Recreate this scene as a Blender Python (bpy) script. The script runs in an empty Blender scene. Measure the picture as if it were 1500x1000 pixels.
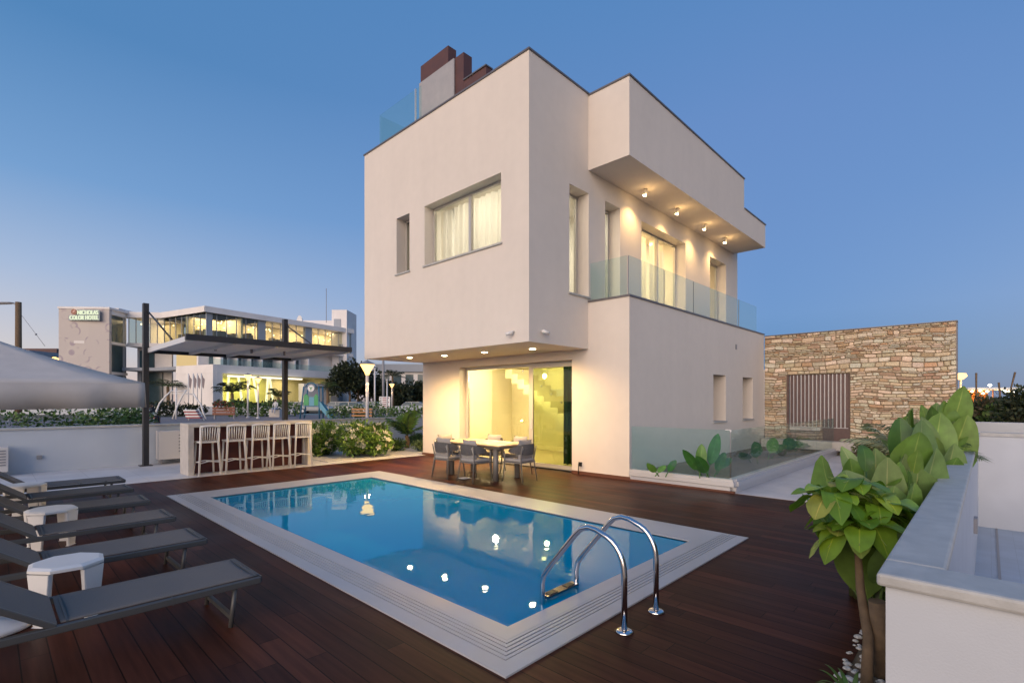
import bpy, math, random
from math import pi, sin, cos, radians as R, sqrt, atan
from mathutils import Vector, Matrix
random.seed(7)
scn = bpy.context.scene
COL = scn.collection
# ---------------------------------------------------------------- camera geometry (world X / Y follow the villa's walls)
H, HY, CX, VL, VR = 1.65, 586, 750, -18, 1447
F = sqrt((CX-VL)*(VR-CX)); A = atan((VR-CX)/F)
def ray(px, py):
    u = (px-CX)/F; v = -(py-HY)/F
    return cos(A)+sin(A)*u, sin(A)-cos(A)*u, v
def onz(px, py, z=0.):
    a, b, c = ray(px, py); t = (z-H)/c; return Vector((a*t, b*t, z))
def onx(px, py, X):
    a, b, c = ray(px, py); t = X/a; return Vector((X, b*t, H+c*t))
def ony(px, py, Y):
    a, b, c = ray(px, py); t = Y/b; return Vector((a*t, Y, H+c*t))
def atd(px, py, d):
    a, b, c = ray(px, py); return Vector((a*d, b*d, H+c*d))
def plan(px, d):
    a, b, c = ray(px, HY); return Vector((a*d, b*d, 0))
FWD = Vector((cos(A), sin(A), 0)); RGT = Vector((sin(A), -cos(A), 0)); UP = Vector((0, 0, 1))

# ---------------------------------------------------------------- materials
def newmat(name):
    m = bpy.data.materials.new(name); m.use_nodes = True
    nt = m.node_tree; nt.nodes.clear()
    out = nt.nodes.new('ShaderNodeOutputMaterial')
    return m, nt, out
def N(nt, typ, **kw):
    n = nt.nodes.new(typ)
    for k, v in kw.items():
        if k in n.inputs: n.inputs[k].default_value = v
        else: setattr(n, k, v)
    return n
def L(nt, a, b): nt.links.new(a, b)
def c4(c): return (c[0], c[1], c[2], 1)
def mat(name, col, rough=.6, metal=0., noise=.0, nscale=6., bump=0., bscale=60., spec=.5, coord='Object', coat=0.):
    m, nt, out = newmat(name)
    p = N(nt, 'ShaderNodeBsdfPrincipled'); L(nt, p.outputs[0], out.inputs[0])
    p.inputs['Base Color'].default_value = c4(col); p.inputs['Roughness'].default_value = rough
    p.inputs['Metallic'].default_value = metal; p.inputs['Specular IOR Level'].default_value = spec
    if coat: p.inputs['Coat Weight'].default_value = coat
    tc = N(nt, 'ShaderNodeTexCoord')
    if noise:
        n1 = N(nt, 'ShaderNodeTexNoise'); n1.inputs['Scale'].default_value = nscale; n1.inputs['Detail'].default_value = 5
        L(nt, tc.outputs[coord], n1.inputs['Vector'])
        mr = N(nt, 'ShaderNodeMapRange'); mr.inputs[1].default_value = .3; mr.inputs[2].default_value = .7
        mr.inputs[3].default_value = 1-noise; mr.inputs[4].default_value = 1+noise
        L(nt, n1.outputs[0], mr.inputs[0])
        mx = N(nt, 'ShaderNodeVectorMath', operation='SCALE'); mx.inputs[0].default_value = col
        L(nt, mr.outputs[0], mx.inputs['Scale']); L(nt, mx.outputs[0], p.inputs['Base Color'])
        mr2 = N(nt, 'ShaderNodeMapRange'); mr2.inputs[1].default_value = .3; mr2.inputs[2].default_value = .7
        mr2.inputs[3].default_value = max(0.02, rough-.08); mr2.inputs[4].default_value = min(1, rough+.08)
        L(nt, n1.outputs[0], mr2.inputs[0]); L(nt, mr2.outputs[0], p.inputs['Roughness'])
    if bump:
        n2 = N(nt, 'ShaderNodeTexNoise'); n2.inputs['Scale'].default_value = bscale; n2.inputs['Detail'].default_value = 4
        L(nt, tc.outputs[coord], n2.inputs['Vector'])
        b = N(nt, 'ShaderNodeBump'); b.inputs['Strength'].default_value = bump; b.inputs['Distance'].default_value = .01
        L(nt, n2.outputs[0], b.inputs['Height']); L(nt, b.outputs[0], p.inputs['Normal'])
    return m
def emit(name, col, s):
    m, nt, out = newmat(name)
    e = N(nt, 'ShaderNodeEmission'); e.inputs[0].default_value = c4(col); e.inputs[1].default_value = s
    L(nt, e.outputs[0], out.inputs[0]); return m
def glass(name, tint=(.93, .97, .96), ior=1.45, rough=0.0, haze=0., hcol=(.6, .8, .8)):
    m, nt, out = newmat(name)
    t = N(nt, 'ShaderNodeBsdfTransparent'); t.inputs[0].default_value = c4(tint)
    g = N(nt, 'ShaderNodeBsdfGlossy'); g.inputs['Roughness'].default_value = rough
    fr = N(nt, 'ShaderNodeFresnel'); ge = N(nt, 'ShaderNodeNewGeometry'); io = N(nt, 'ShaderNodeMapRange')      # same reflectance from both faces of the pane
    io.inputs[3].default_value = ior; io.inputs[4].default_value = 1/ior; L(nt, ge.outputs['Backfacing'], io.inputs[0]); L(nt, io.outputs[0], fr.inputs[0])
    mx = N(nt, 'ShaderNodeMixShader'); L(nt, fr.outputs[0], mx.inputs[0]); L(nt, g.outputs[0], mx.inputs[2])
    if haze:
        d = N(nt, 'ShaderNodeBsdfDiffuse'); d.inputs[0].default_value = c4(hcol)
        m2 = N(nt, 'ShaderNodeMixShader'); m2.inputs[0].default_value = haze
        L(nt, t.outputs[0], m2.inputs[1]); L(nt, d.outputs[0], m2.inputs[2]); L(nt, m2.outputs[0], mx.inputs[1])
    else: L(nt, t.outputs[0], mx.inputs[1])
    L(nt, mx.outputs[0], out.inputs[0]); return m
def fabric_lit(name, col, trans=.5):
    m, nt, out = newmat(name)
    d = N(nt, 'ShaderNodeBsdfDiffuse'); d.inputs[0].default_value = c4(col)
    t = N(nt, 'ShaderNodeBsdfTranslucent'); t.inputs[0].default_value = c4(col)
    mx = N(nt, 'ShaderNodeMixShader'); mx.inputs[0].default_value = trans
    L(nt, d.outputs[0], mx.inputs[1]); L(nt, t.outputs[0], mx.inputs[2]); L(nt, mx.outputs[0], out.inputs[0]); return m
def vcmat(name, rough=.5, trans=0., bump=0., bscale=40., spec=.5, var=.2):
    """colour comes from the mesh's own per-leaf / per-stone colour attribute"""
    m, nt, out = newmat(name)
    at = N(nt, 'ShaderNodeAttribute', attribute_name='col')
    p = N(nt, 'ShaderNodeBsdfPrincipled'); p.inputs['Roughness'].default_value = rough
    p.inputs['Specular IOR Level'].default_value = spec
    tc = N(nt, 'ShaderNodeTexCoord'); n1 = N(nt, 'ShaderNodeTexNoise'); n1.inputs['Scale'].default_value = bscale; n1.inputs['Detail'].default_value = 5
    L(nt, tc.outputs['Object'], n1.inputs['Vector'])
    mr = N(nt, 'ShaderNodeMapRange'); mr.inputs[1].default_value = .3; mr.inputs[2].default_value = .7; mr.inputs[3].default_value = .8; mr.inputs[4].default_value = 1.2
    L(nt, n1.outputs[0], mr.inputs[0])
    mx = N(nt, 'ShaderNodeVectorMath', operation='SCALE'); L(nt, at.outputs['Color'], mx.inputs[0]); L(nt, mr.outputs[0], mx.inputs['Scale'])
    L(nt, mx.outputs[0], p.inputs['Base Color'])
    if bump:
        b = N(nt, 'ShaderNodeBump'); b.inputs['Strength'].default_value = bump; b.inputs['Distance'].default_value = .01
        L(nt, n1.outputs[0], b.inputs['Height']); L(nt, b.outputs[0], p.inputs['Normal'])
    if trans:
        t = N(nt, 'ShaderNodeBsdfTranslucent'); L(nt, mx.outputs[0], t.inputs[0])
        ms = N(nt, 'ShaderNodeMixShader'); ms.inputs[0].default_value = trans
        L(nt, p.outputs[0], ms.inputs[1]); L(nt, t.outputs[0], ms.inputs[2]); L(nt, ms.outputs[0], out.inputs[0])
    else: L(nt, p.outputs[0], out.inputs[0])
    return m
def deck_mat():
    m, nt, out = newmat('deck_wood')
    p = N(nt, 'ShaderNodeBsdfPrincipled'); L(nt, p.outputs[0], out.inputs[0])
    geo = N(nt, 'ShaderNodeNewGeometry'); sp = N(nt, 'ShaderNodeSeparateXYZ'); L(nt, geo.outputs['Position'], sp.inputs[0])
    W = .14
    dv = N(nt, 'ShaderNodeMath', operation='DIVIDE'); L(nt, sp.outputs[0], dv.inputs[0]); dv.inputs[1].default_value = W
    fl = N(nt, 'ShaderNodeMath', operation='FLOOR'); L(nt, dv.outputs[0], fl.inputs[0])
    fr = N(nt, 'ShaderNodeMath', operation='FRACT'); L(nt, dv.outputs[0], fr.inputs[0])
    # board ends: each row is cut every 2.4 m with its own offset
    wn = N(nt, 'ShaderNodeTexWhiteNoise', noise_dimensions='1D'); L(nt, fl.outputs[0], wn.inputs['W'])
    yy = N(nt, 'ShaderNodeMath', operation='DIVIDE'); L(nt, sp.outputs[1], yy.inputs[0]); yy.inputs[1].default_value = 2.4
    ya = N(nt, 'ShaderNodeMath', operation='ADD'); L(nt, yy.outputs[0], ya.inputs[0]); L(nt, wn.outputs[0], ya.inputs[1])
    yf = N(nt, 'ShaderNodeMath', operation='FLOOR'); L(nt, ya.outputs[0], yf.inputs[0])
    yfr = N(nt, 'ShaderNodeMath', operation='FRACT'); L(nt, ya.outputs[0], yfr.inputs[0])
    cb = N(nt, 'ShaderNodeCombineXYZ'); L(nt, fl.outputs[0], cb.inputs[0]); L(nt, yf.outputs[0], cb.inputs[1])
    w2 = N(nt, 'ShaderNodeTexWhiteNoise', noise_dimensions='2D'); L(nt, cb.outputs[0], w2.inputs['Vector'])
    # grain, stretched along the board
    mp = N(nt, 'ShaderNodeVectorMath', operation='MULTIPLY'); L(nt, geo.outputs['Position'], mp.inputs[0]); mp.inputs[1].default_value = (26, 1.3, 1)
    ad = N(nt, 'ShaderNodeVectorMath', operation='ADD'); L(nt, mp.outputs[0], ad.inputs[0])
    sc = N(nt, 'ShaderNodeVectorMath', operation='SCALE'); L(nt, w2.outputs['Color'], sc.inputs[0]); sc.inputs['Scale'].default_value = 30
    L(nt, sc.outputs[0], ad.inputs[1])
    gn = N(nt, 'ShaderNodeTexNoise'); gn.inputs['Scale'].default_value = 1; gn.inputs['Detail'].default_value = 6; L(nt, ad.outputs[0], gn.inputs['Vector'])
    bl = N(nt, 'ShaderNodeTexNoise'); bl.inputs['Scale'].default_value = .9; bl.inputs['Detail'].default_value = 4; L(nt, geo.outputs['Position'], bl.inputs['Vector'])
    cr = N(nt, 'ShaderNodeValToRGB'); L(nt, w2.outputs['Value'], cr.inputs[0])
    e = cr.color_ramp.elements; e[0].color = (.038, .0125, .0085, 1); e[1].color = (.085, .027, .016, 1)
    x = cr.color_ramp.elements.new(.5); x.color = (.057, .0185, .011, 1)
    mr = N(nt, 'ShaderNodeMapRange'); L(nt, gn.outputs[0], mr.inputs[0]); mr.inputs[1].default_value = .3; mr.inputs[2].default_value = .7; mr.inputs[3].default_value = .72; mr.inputs[4].default_value = 1.25
    mr2 = N(nt, 'ShaderNodeMapRange'); L(nt, bl.outputs[0], mr2.inputs[0]); mr2.inputs[1].default_value = .3; mr2.inputs[2].default_value = .7; mr2.inputs[3].default_value = .8; mr2.inputs[4].default_value = 1.2
    mm = N(nt, 'ShaderNodeMath', operation='MULTIPLY'); L(nt, mr.outputs[0], mm.inputs[0]); L(nt, mr2.outputs[0], mm.inputs[1])
    # gap mask
    g1 = N(nt, 'ShaderNodeMath', operation='COMPARE'); L(nt, fr.outputs[0], g1.inputs[0]); g1.inputs[1].default_value = .5; g1.inputs[2].default_value = .472
    g2 = N(nt, 'ShaderNodeMath', operation='COMPARE'); L(nt, yfr.outputs[0], g2.inputs[0]); g2.inputs[1].default_value = .5; g2.inputs[2].default_value = .4988
    gm = N(nt, 'ShaderNodeMath', operation='MULTIPLY'); L(nt, g1.outputs[0], gm.inputs[0]); L(nt, g2.outputs[0], gm.inputs[1])
    gk = N(nt, 'ShaderNodeMapRange'); L(nt, gm.outputs[0], gk.inputs[0]); gk.inputs[3].default_value = .2; gk.inputs[4].default_value = 1
    m3 = N(nt, 'ShaderNodeMath', operation='MULTIPLY'); L(nt, mm.outputs[0], m3.inputs[0]); L(nt, gk.outputs[0], m3.inputs[1])
    vs = N(nt, 'ShaderNodeVectorMath', operation='SCALE'); L(nt, cr.outputs[0], vs.inputs[0]); L(nt, m3.outputs[0], vs.inputs['Scale'])
    L(nt, vs.outputs[0], p.inputs['Base Color'])
    rr = N(nt, 'ShaderNodeMapRange'); L(nt, bl.outputs[0], rr.inputs[0]); rr.inputs[3].default_value = .3; rr.inputs[4].default_value = .6
    L(nt, rr.outputs[0], p.inputs['Roughness']); p.inputs['Specular IOR Level'].default_value = .08
    hh = N(nt, 'ShaderNodeMath', operation='MULTIPLY_ADD'); L(nt, gn.outputs[0], hh.inputs[0]); hh.inputs[1].default_value = .25; L(nt, gm.outputs[0], hh.inputs[2])
    b = N(nt, 'ShaderNodeBump'); b.inputs['Strength'].default_value = .5; b.inputs['Distance'].default_value = .006
    L(nt, hh.outputs[0], b.inputs['Height']); L(nt, b.outputs[0], p.inputs['Normal'])
    return m
def grid_mat(name, c1, c2, size, gap=.03, rough=.5, mode='tile', var=.1, spec=.5):
    """square tiles with joints, all three axes"""
    m, nt, out = newmat(name)
    p = N(nt, 'ShaderNodeBsdfPrincipled'); L(nt, p.outputs[0], out.inputs[0])
    geo = N(nt, 'ShaderNodeNewGeometry')
    dv = N(nt, 'ShaderNodeVectorMath', operation='SCALE'); L(nt, geo.outputs['Position'], dv.inputs[0]); dv.inputs['Scale'].default_value = 1/size
    of = N(nt, 'ShaderNodeVectorMath', operation='ADD'); L(nt, dv.outputs[0], of.inputs[0]); of.inputs[1].default_value = (.137, .137, .41)
    fl = N(nt, 'ShaderNodeVectorMath', operation='FLOOR'); L(nt, of.outputs[0], fl.inputs[0])
    fr = N(nt, 'ShaderNodeVectorMath', operation='FRACTION'); L(nt, of.outputs[0], fr.inputs[0])
    sp = N(nt, 'ShaderNodeSeparateXYZ'); L(nt, fr.outputs[0], sp.inputs[0])
    ms = []
    for i in range(2 if mode == 'floor' else 3):
        c = N(nt, 'ShaderNodeMath', operation='COMPARE'); L(nt, sp.outputs[i], c.inputs[0]); c.inputs[1].default_value = .5; c.inputs[2].default_value = .5-gap; ms.append(c)
    a = ms[0]
    for b in ms[1:]:
        mu = N(nt, 'ShaderNodeMath', operation='MULTIPLY'); L(nt, a.outputs[0], mu.inputs[0]); L(nt, b.outputs[0], mu.inputs[1]); a = mu
    wn = N(nt, 'ShaderNodeTexWhiteNoise', noise_dimensions='3D'); L(nt, fl.outputs[0], wn.inputs['Vector'])
    mr = N(nt, 'ShaderNodeMapRange'); L(nt, wn.outputs[0], mr.inputs[0]); mr.inputs[3].default_value = 1-var; mr.inputs[4].default_value = 1+var
    n1 = N(nt, 'ShaderNodeTexNoise'); n1.inputs['Scale'].default_value = 1.7; n1.inputs['Detail'].default_value = 6; L(nt, geo.outputs['Position'], n1.inputs['Vector'])
    mr3 = N(nt, 'ShaderNodeMapRange'); L(nt, n1.outputs[0], mr3.inputs[0]); mr3.inputs[1].default_value = .3; mr3.inputs[2].default_value = .7; mr3.inputs[3].default_value = .9; mr3.inputs[4].default_value = 1.1
    mk = N(nt, 'ShaderNodeMath', operation='MULTIPLY'); L(nt, mr.outputs[0], mk.inputs[0]); L(nt, mr3.outputs[0], mk.inputs[1])
    mx = N(nt, 'ShaderNodeMix', data_type='RGBA'); L(nt, a.outputs[0], mx.inputs[0]); mx.inputs[6].default_value = c4(c2); mx.inputs[7].default_value = c4(c1)
    vs = N(nt, 'ShaderNodeVectorMath', operation='SCALE'); L(nt, mx.outputs[2], vs.inputs[0]); L(nt, mk.outputs[0], vs.inputs['Scale'])
    L(nt, vs.outputs[0], p.inputs['Base Color']); p.inputs['Roughness'].default_value = rough; p.inputs['Specular IOR Level'].default_value = spec
    return m
def ground_mat():
    m, nt, out = newmat('dry_ground')
    p = N(nt, 'ShaderNodeBsdfPrincipled'); L(nt, p.outputs[0], out.inputs[0]); p.inputs['Roughness'].default_value = .9
    geo = N(nt, 'ShaderNodeNewGeometry'); n = N(nt, 'ShaderNodeTexNoise'); n.inputs['Scale'].default_value = .12; n.inputs['Detail'].default_value = 8
    L(nt, geo.outputs['Position'], n.inputs['Vector']); cr = N(nt, 'ShaderNodeValToRGB'); L(nt, n.outputs[0], cr.inputs[0])
    e = cr.color_ramp.elements; e[0].position = .35; e[0].color = (.05, .055, .03, 1); e[1].position = .65; e[1].color = (.17, .14, .10, 1)
    L(nt, cr.outputs[0], p.inputs['Base Color']); return m
def water_mat():
    m, nt, out = newmat('pool_water')
    t = N(nt, 'ShaderNodeBsdfTransparent'); t.inputs[0].default_value = (.12, .88, 1, 1)
    g = N(nt, 'ShaderNodeBsdfGlossy'); g.inputs['Roughness'].default_value = 0.0; g.inputs[0].default_value = (.80, .94, 1, 1)
    geo = N(nt, 'ShaderNodeNewGeometry'); n = N(nt, 'ShaderNodeTexNoise'); n.inputs['Scale'].default_value = 1.6; n.inputs['Detail'].default_value = 2
    L(nt, geo.outputs['Position'], n.inputs['Vector'])
    n2 = N(nt, 'ShaderNodeTexNoise'); n2.inputs['Scale'].default_value = 9; n2.inputs['Detail'].default_value = 2; L(nt, geo.outputs['Position'], n2.inputs['Vector'])
    ad = N(nt, 'ShaderNodeMath', operation='MULTIPLY_ADD'); L(nt, n2.outputs[0], ad.inputs[0]); ad.inputs[1].default_value = .1; L(nt, n.outputs[0], ad.inputs[2])
    b = N(nt, 'ShaderNodeBump'); b.inputs['Strength'].default_value = .11; b.inputs['Distance'].default_value = .03
    L(nt, ad.outputs[0], b.inputs['Height'])
    fr = N(nt, 'ShaderNodeFresnel'); fr.inputs[0].default_value = 1.30
    L(nt, b.outputs[0], fr.inputs['Normal']); L(nt, b.outputs[0], g.inputs['Normal'])
    body = N(nt, 'ShaderNodeBsdfDiffuse'); body.inputs[0].default_value = (.0, .38, .68, 1)          # light scattered back by the water itself
    mb_ = N(nt, 'ShaderNodeMixShader'); mb_.inputs[0].default_value = .62; L(nt, t.outputs[0], mb_.inputs[1]); L(nt, body.outputs[0], mb_.inputs[2])
    mx = N(nt, 'ShaderNodeMixShader'); L(nt, fr.outputs[0], mx.inputs[0]); L(nt, mb_.outputs[0], mx.inputs[1]); L(nt, g.outputs[0], mx.inputs[2])
    L(nt, mx.outputs[0], out.inputs[0]); return m

def plaster_mat():
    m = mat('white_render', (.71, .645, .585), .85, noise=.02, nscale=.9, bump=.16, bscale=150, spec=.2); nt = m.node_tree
    p = [n for n in nt.nodes if n.type == 'BSDF_PRINCIPLED'][0]; src = p.inputs['Base Color'].links[0].from_socket
    geo = N(nt, 'ShaderNodeNewGeometry'); mp = N(nt, 'ShaderNodeVectorMath', operation='MULTIPLY'); L(nt, geo.outputs['Position'], mp.inputs[0]); mp.inputs[1].default_value = (3.2, 3.2, .22)
    n1 = N(nt, 'ShaderNodeTexNoise'); n1.inputs['Scale'].default_value = 1; n1.inputs['Detail'].default_value = 5; L(nt, mp.outputs[0], n1.inputs['Vector'])
    mr = N(nt, 'ShaderNodeMapRange'); mr.inputs[1].default_value = .35; mr.inputs[2].default_value = .72; mr.inputs[3].default_value = 1.008; mr.inputs[4].default_value = .98; L(nt, n1.outputs[0], mr.inputs[0])
    n2 = N(nt, 'ShaderNodeTexNoise'); n2.inputs['Scale'].default_value = 5; n2.inputs['Detail'].default_value = 7; L(nt, geo.outputs['Position'], n2.inputs['Vector'])
    m2 = N(nt, 'ShaderNodeMapRange'); m2.inputs[1].default_value = .3; m2.inputs[2].default_value = .7; m2.inputs[3].default_value = .985; m2.inputs[4].default_value = 1.015; L(nt, n2.outputs[0], m2.inputs[0])
    mm = N(nt, 'ShaderNodeMath', operation='MULTIPLY'); L(nt, mr.outputs[0], mm.inputs[0]); L(nt, m2.outputs[0], mm.inputs[1])
    v = N(nt, 'ShaderNodeVectorMath', operation='SCALE'); L(nt, src, v.inputs[0]); L(nt, mm.outputs[0], v.inputs['Scale']); L(nt, v.outputs[0], p.inputs['Base Color'])
    return m
M = dict(
 plaster=plaster_mat(),
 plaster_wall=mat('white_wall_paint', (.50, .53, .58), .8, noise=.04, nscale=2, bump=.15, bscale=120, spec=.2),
 coping=mat('stone_coping', (.43, .43, .42), .6, noise=.12, nscale=9, bump=.2, bscale=90, spec=.35),
 coping_grey=mat('grey_metal_capping', (.16, .15, .16), .45, metal=.4),
 marble=mat('white_marble', (.40, .41, .44), .4, noise=.07, nscale=2.5, bump=.04, bscale=50),
 alu=mat('aluminium_frame', (.50, .48, .46), .4, metal=.3),
 alu_bright=mat('aluminium_channel', (.72, .72, .74), .35, metal=.5),
 steel=mat('polished_steel', (.66, .66, .68), .14, metal=1.),
 dark_steel=mat('dark_painted_steel', (.035, .035, .04), .45, metal=.3, noise=.15),
 white_pl=mat('white_plastic', (.72, .71, .70), .4, noise=.03),
 white_pv=mat('white_sheet', (.75, .74, .73), .6, noise=.05),
 brown=mat('brown_cladding', (.095, .042, .040), .65, noise=.15, nscale=5, bump=.2),
 grey_panel=mat('grey_roof_panel', (.36, .35, .36), .5, noise=.06),
 sling=mat('grey_sling_mesh', (.165, .155, .15), .85, noise=.1, nscale=140, bump=.35, bscale=420, spec=.2),
 alu_dark=mat('grey_lounger_frame', (.10, .10, .10), .5, metal=.4),
 shaded_wall=mat('shaded_wall_paint', (.48, .53, .60), .85, noise=.05, nscale=1.2, bump=.15, bscale=120, spec=.2),  # bluer copy of the wall paint, terrace shade put into its colour
 valance=mat('valance_canvas', (.52, .48, .45), .9, noise=.06, bump=.2, bscale=150, spec=.1),
 court=grid_mat('court_tile', (.30, .37, .47), (.24, .30, .38), .3, .01, .4, 'floor', .04),
 canvas=mat('cream_canvas', (.56, .52, .49), .9, noise=.05, bump=.2, bscale=150, spec=.1),
 chairframe=mat('taupe_chair_frame', (.20, .185, .17), .5, metal=.2),
 rope=mat('grey_woven_rope', (.12, .115, .115), .9, noise=.35, nscale=120, bump=.6, bscale=260, spec=.1),
 cushion=mat('grey_cushion', (.36, .34, .33), .95, noise=.08, nscale=40, bump=.3, bscale=300, spec=.1),
 tabletop=mat('pale_oak_top', (.56, .42, .25), .5, noise=.12, nscale=12),
 dkred=mat('dark_red_panel', (.085, .016, .014), .55, noise=.2, nscale=8),
 barstone=mat('travertine_bar', (.52, .48, .44), .6, noise=.1, nscale=7, bump=.12),
 skirting=mat('wood_skirting', (.13, .05, .03), .5),
 inner=mat('warm_interior_wall', (.80, .73, .54), .8),
 bedroom=mat('bedroom_wall', (.76, .74, .70), .8),
 innerfloor=mat('interior_floor', (.5, .42, .3), .4),
 curtain=fabric_lit('sheer_curtain', (.80, .77, .70), .55),
 curtain_dk=fabric_lit('green_curtain', (.02, .05, .042), .15),
 pane=glass('window_glass', (.95, .96, .93), 1.42),
 pane_bal=glass('balustrade_glass', (.90, .96, .945), 1.35, haze=.045, hcol=(.45, .72, .74)),
 pane_dk=glass('tinted_glass', (.72, .77, .56), 1.6),
 lamp_warm=emit('downlight_glow', (1, .80, .48), 30),
 lamp_warm2=emit('spot_glow', (1, .78, .45), 18),
 lantern=emit('lantern_glow', (1, .56, .16), 4),
 bulb=emit('bulb_glow', (1, .74, .35), 6),
 bulb_white=emit('white_bulb_glow', (1, .93, .8), 10),
 blue_glint=emit('blue_reflection', (.15, .25, 1), 5),
 deck=deck_mat(),
 mosaic=grid_mat('pool_mosaic', (.002, .66, .97), (.02, .66, .95), .03, .06, .4, var=.07),
 terrace=grid_mat('terrace_tile', (.60, .59, .60), (.42, .41, .41), .8, .004, .5, 'floor', .03, spec=.3),
 paving=grid_mat('park_paving', (.24, .22, .23), (.16, .15, .15), .4, .03, .85, 'floor', .1, spec=.1),
 path=grid_mat('path_tile', (.60, .565, .56), (.50, .47, .46), .6, .004, .6, 'floor', .02, spec=.2),
 asphalt=mat('asphalt', (.055, .055, .06), .9, noise=.2),
 ground=ground_mat(),
 water=water_mat(),
 leaf=vcmat('leaf', .42, .3, bscale=9, var=.12), leaf_far=vcmat('distant_leaf', .7, .15, bscale=3),
 bark=mat('bark', (.16, .105, .06), .9, noise=.3, nscale=14, bump=.6, bscale=40),
 stone=vcmat('rubble_stone', .9, 0, .6, 28, spec=.15), mortar=mat('mortar', (.30, .24, .17), .95, noise=.2, bump=.4),
 pebble=mat('white_pebble', (.6, .58, .55), .8, noise=.3, nscale=60, bump=1., bscale=70),
 soil=mat('soil', (.16, .12, .08), .95, noise=.3, nscale=20, bump=.6),
 slat=mat('plum_timber_slat', (.12, .075, .07), .6, noise=.15),
 hotel_wall=mat('hotel_render', (.80, .76, .74), .85, noise=.05, nscale=.6),
 hotel_grey=mat('hotel_grey_panel', (.30, .33, .38), .6, noise=.05, nscale=.6),
 hotel_glass=glass('hotel_glass', (.80, .84, .80), 1.5),
 hotel_dark=mat('hotel_dark_glass', (.05, .09, .11), .15, noise=.2, nscale=.4),
 ac=mat('air_conditioner_casing', (.60, .58, .57), .5), ac_dark=mat('air_conditioner_louvre', (.25, .25, .27), .5),
 black=mat('black_plastic', (.015, .015, .015), .5),
 rubber=mat('rubber', (.02, .02, .02), .8),
)
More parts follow.
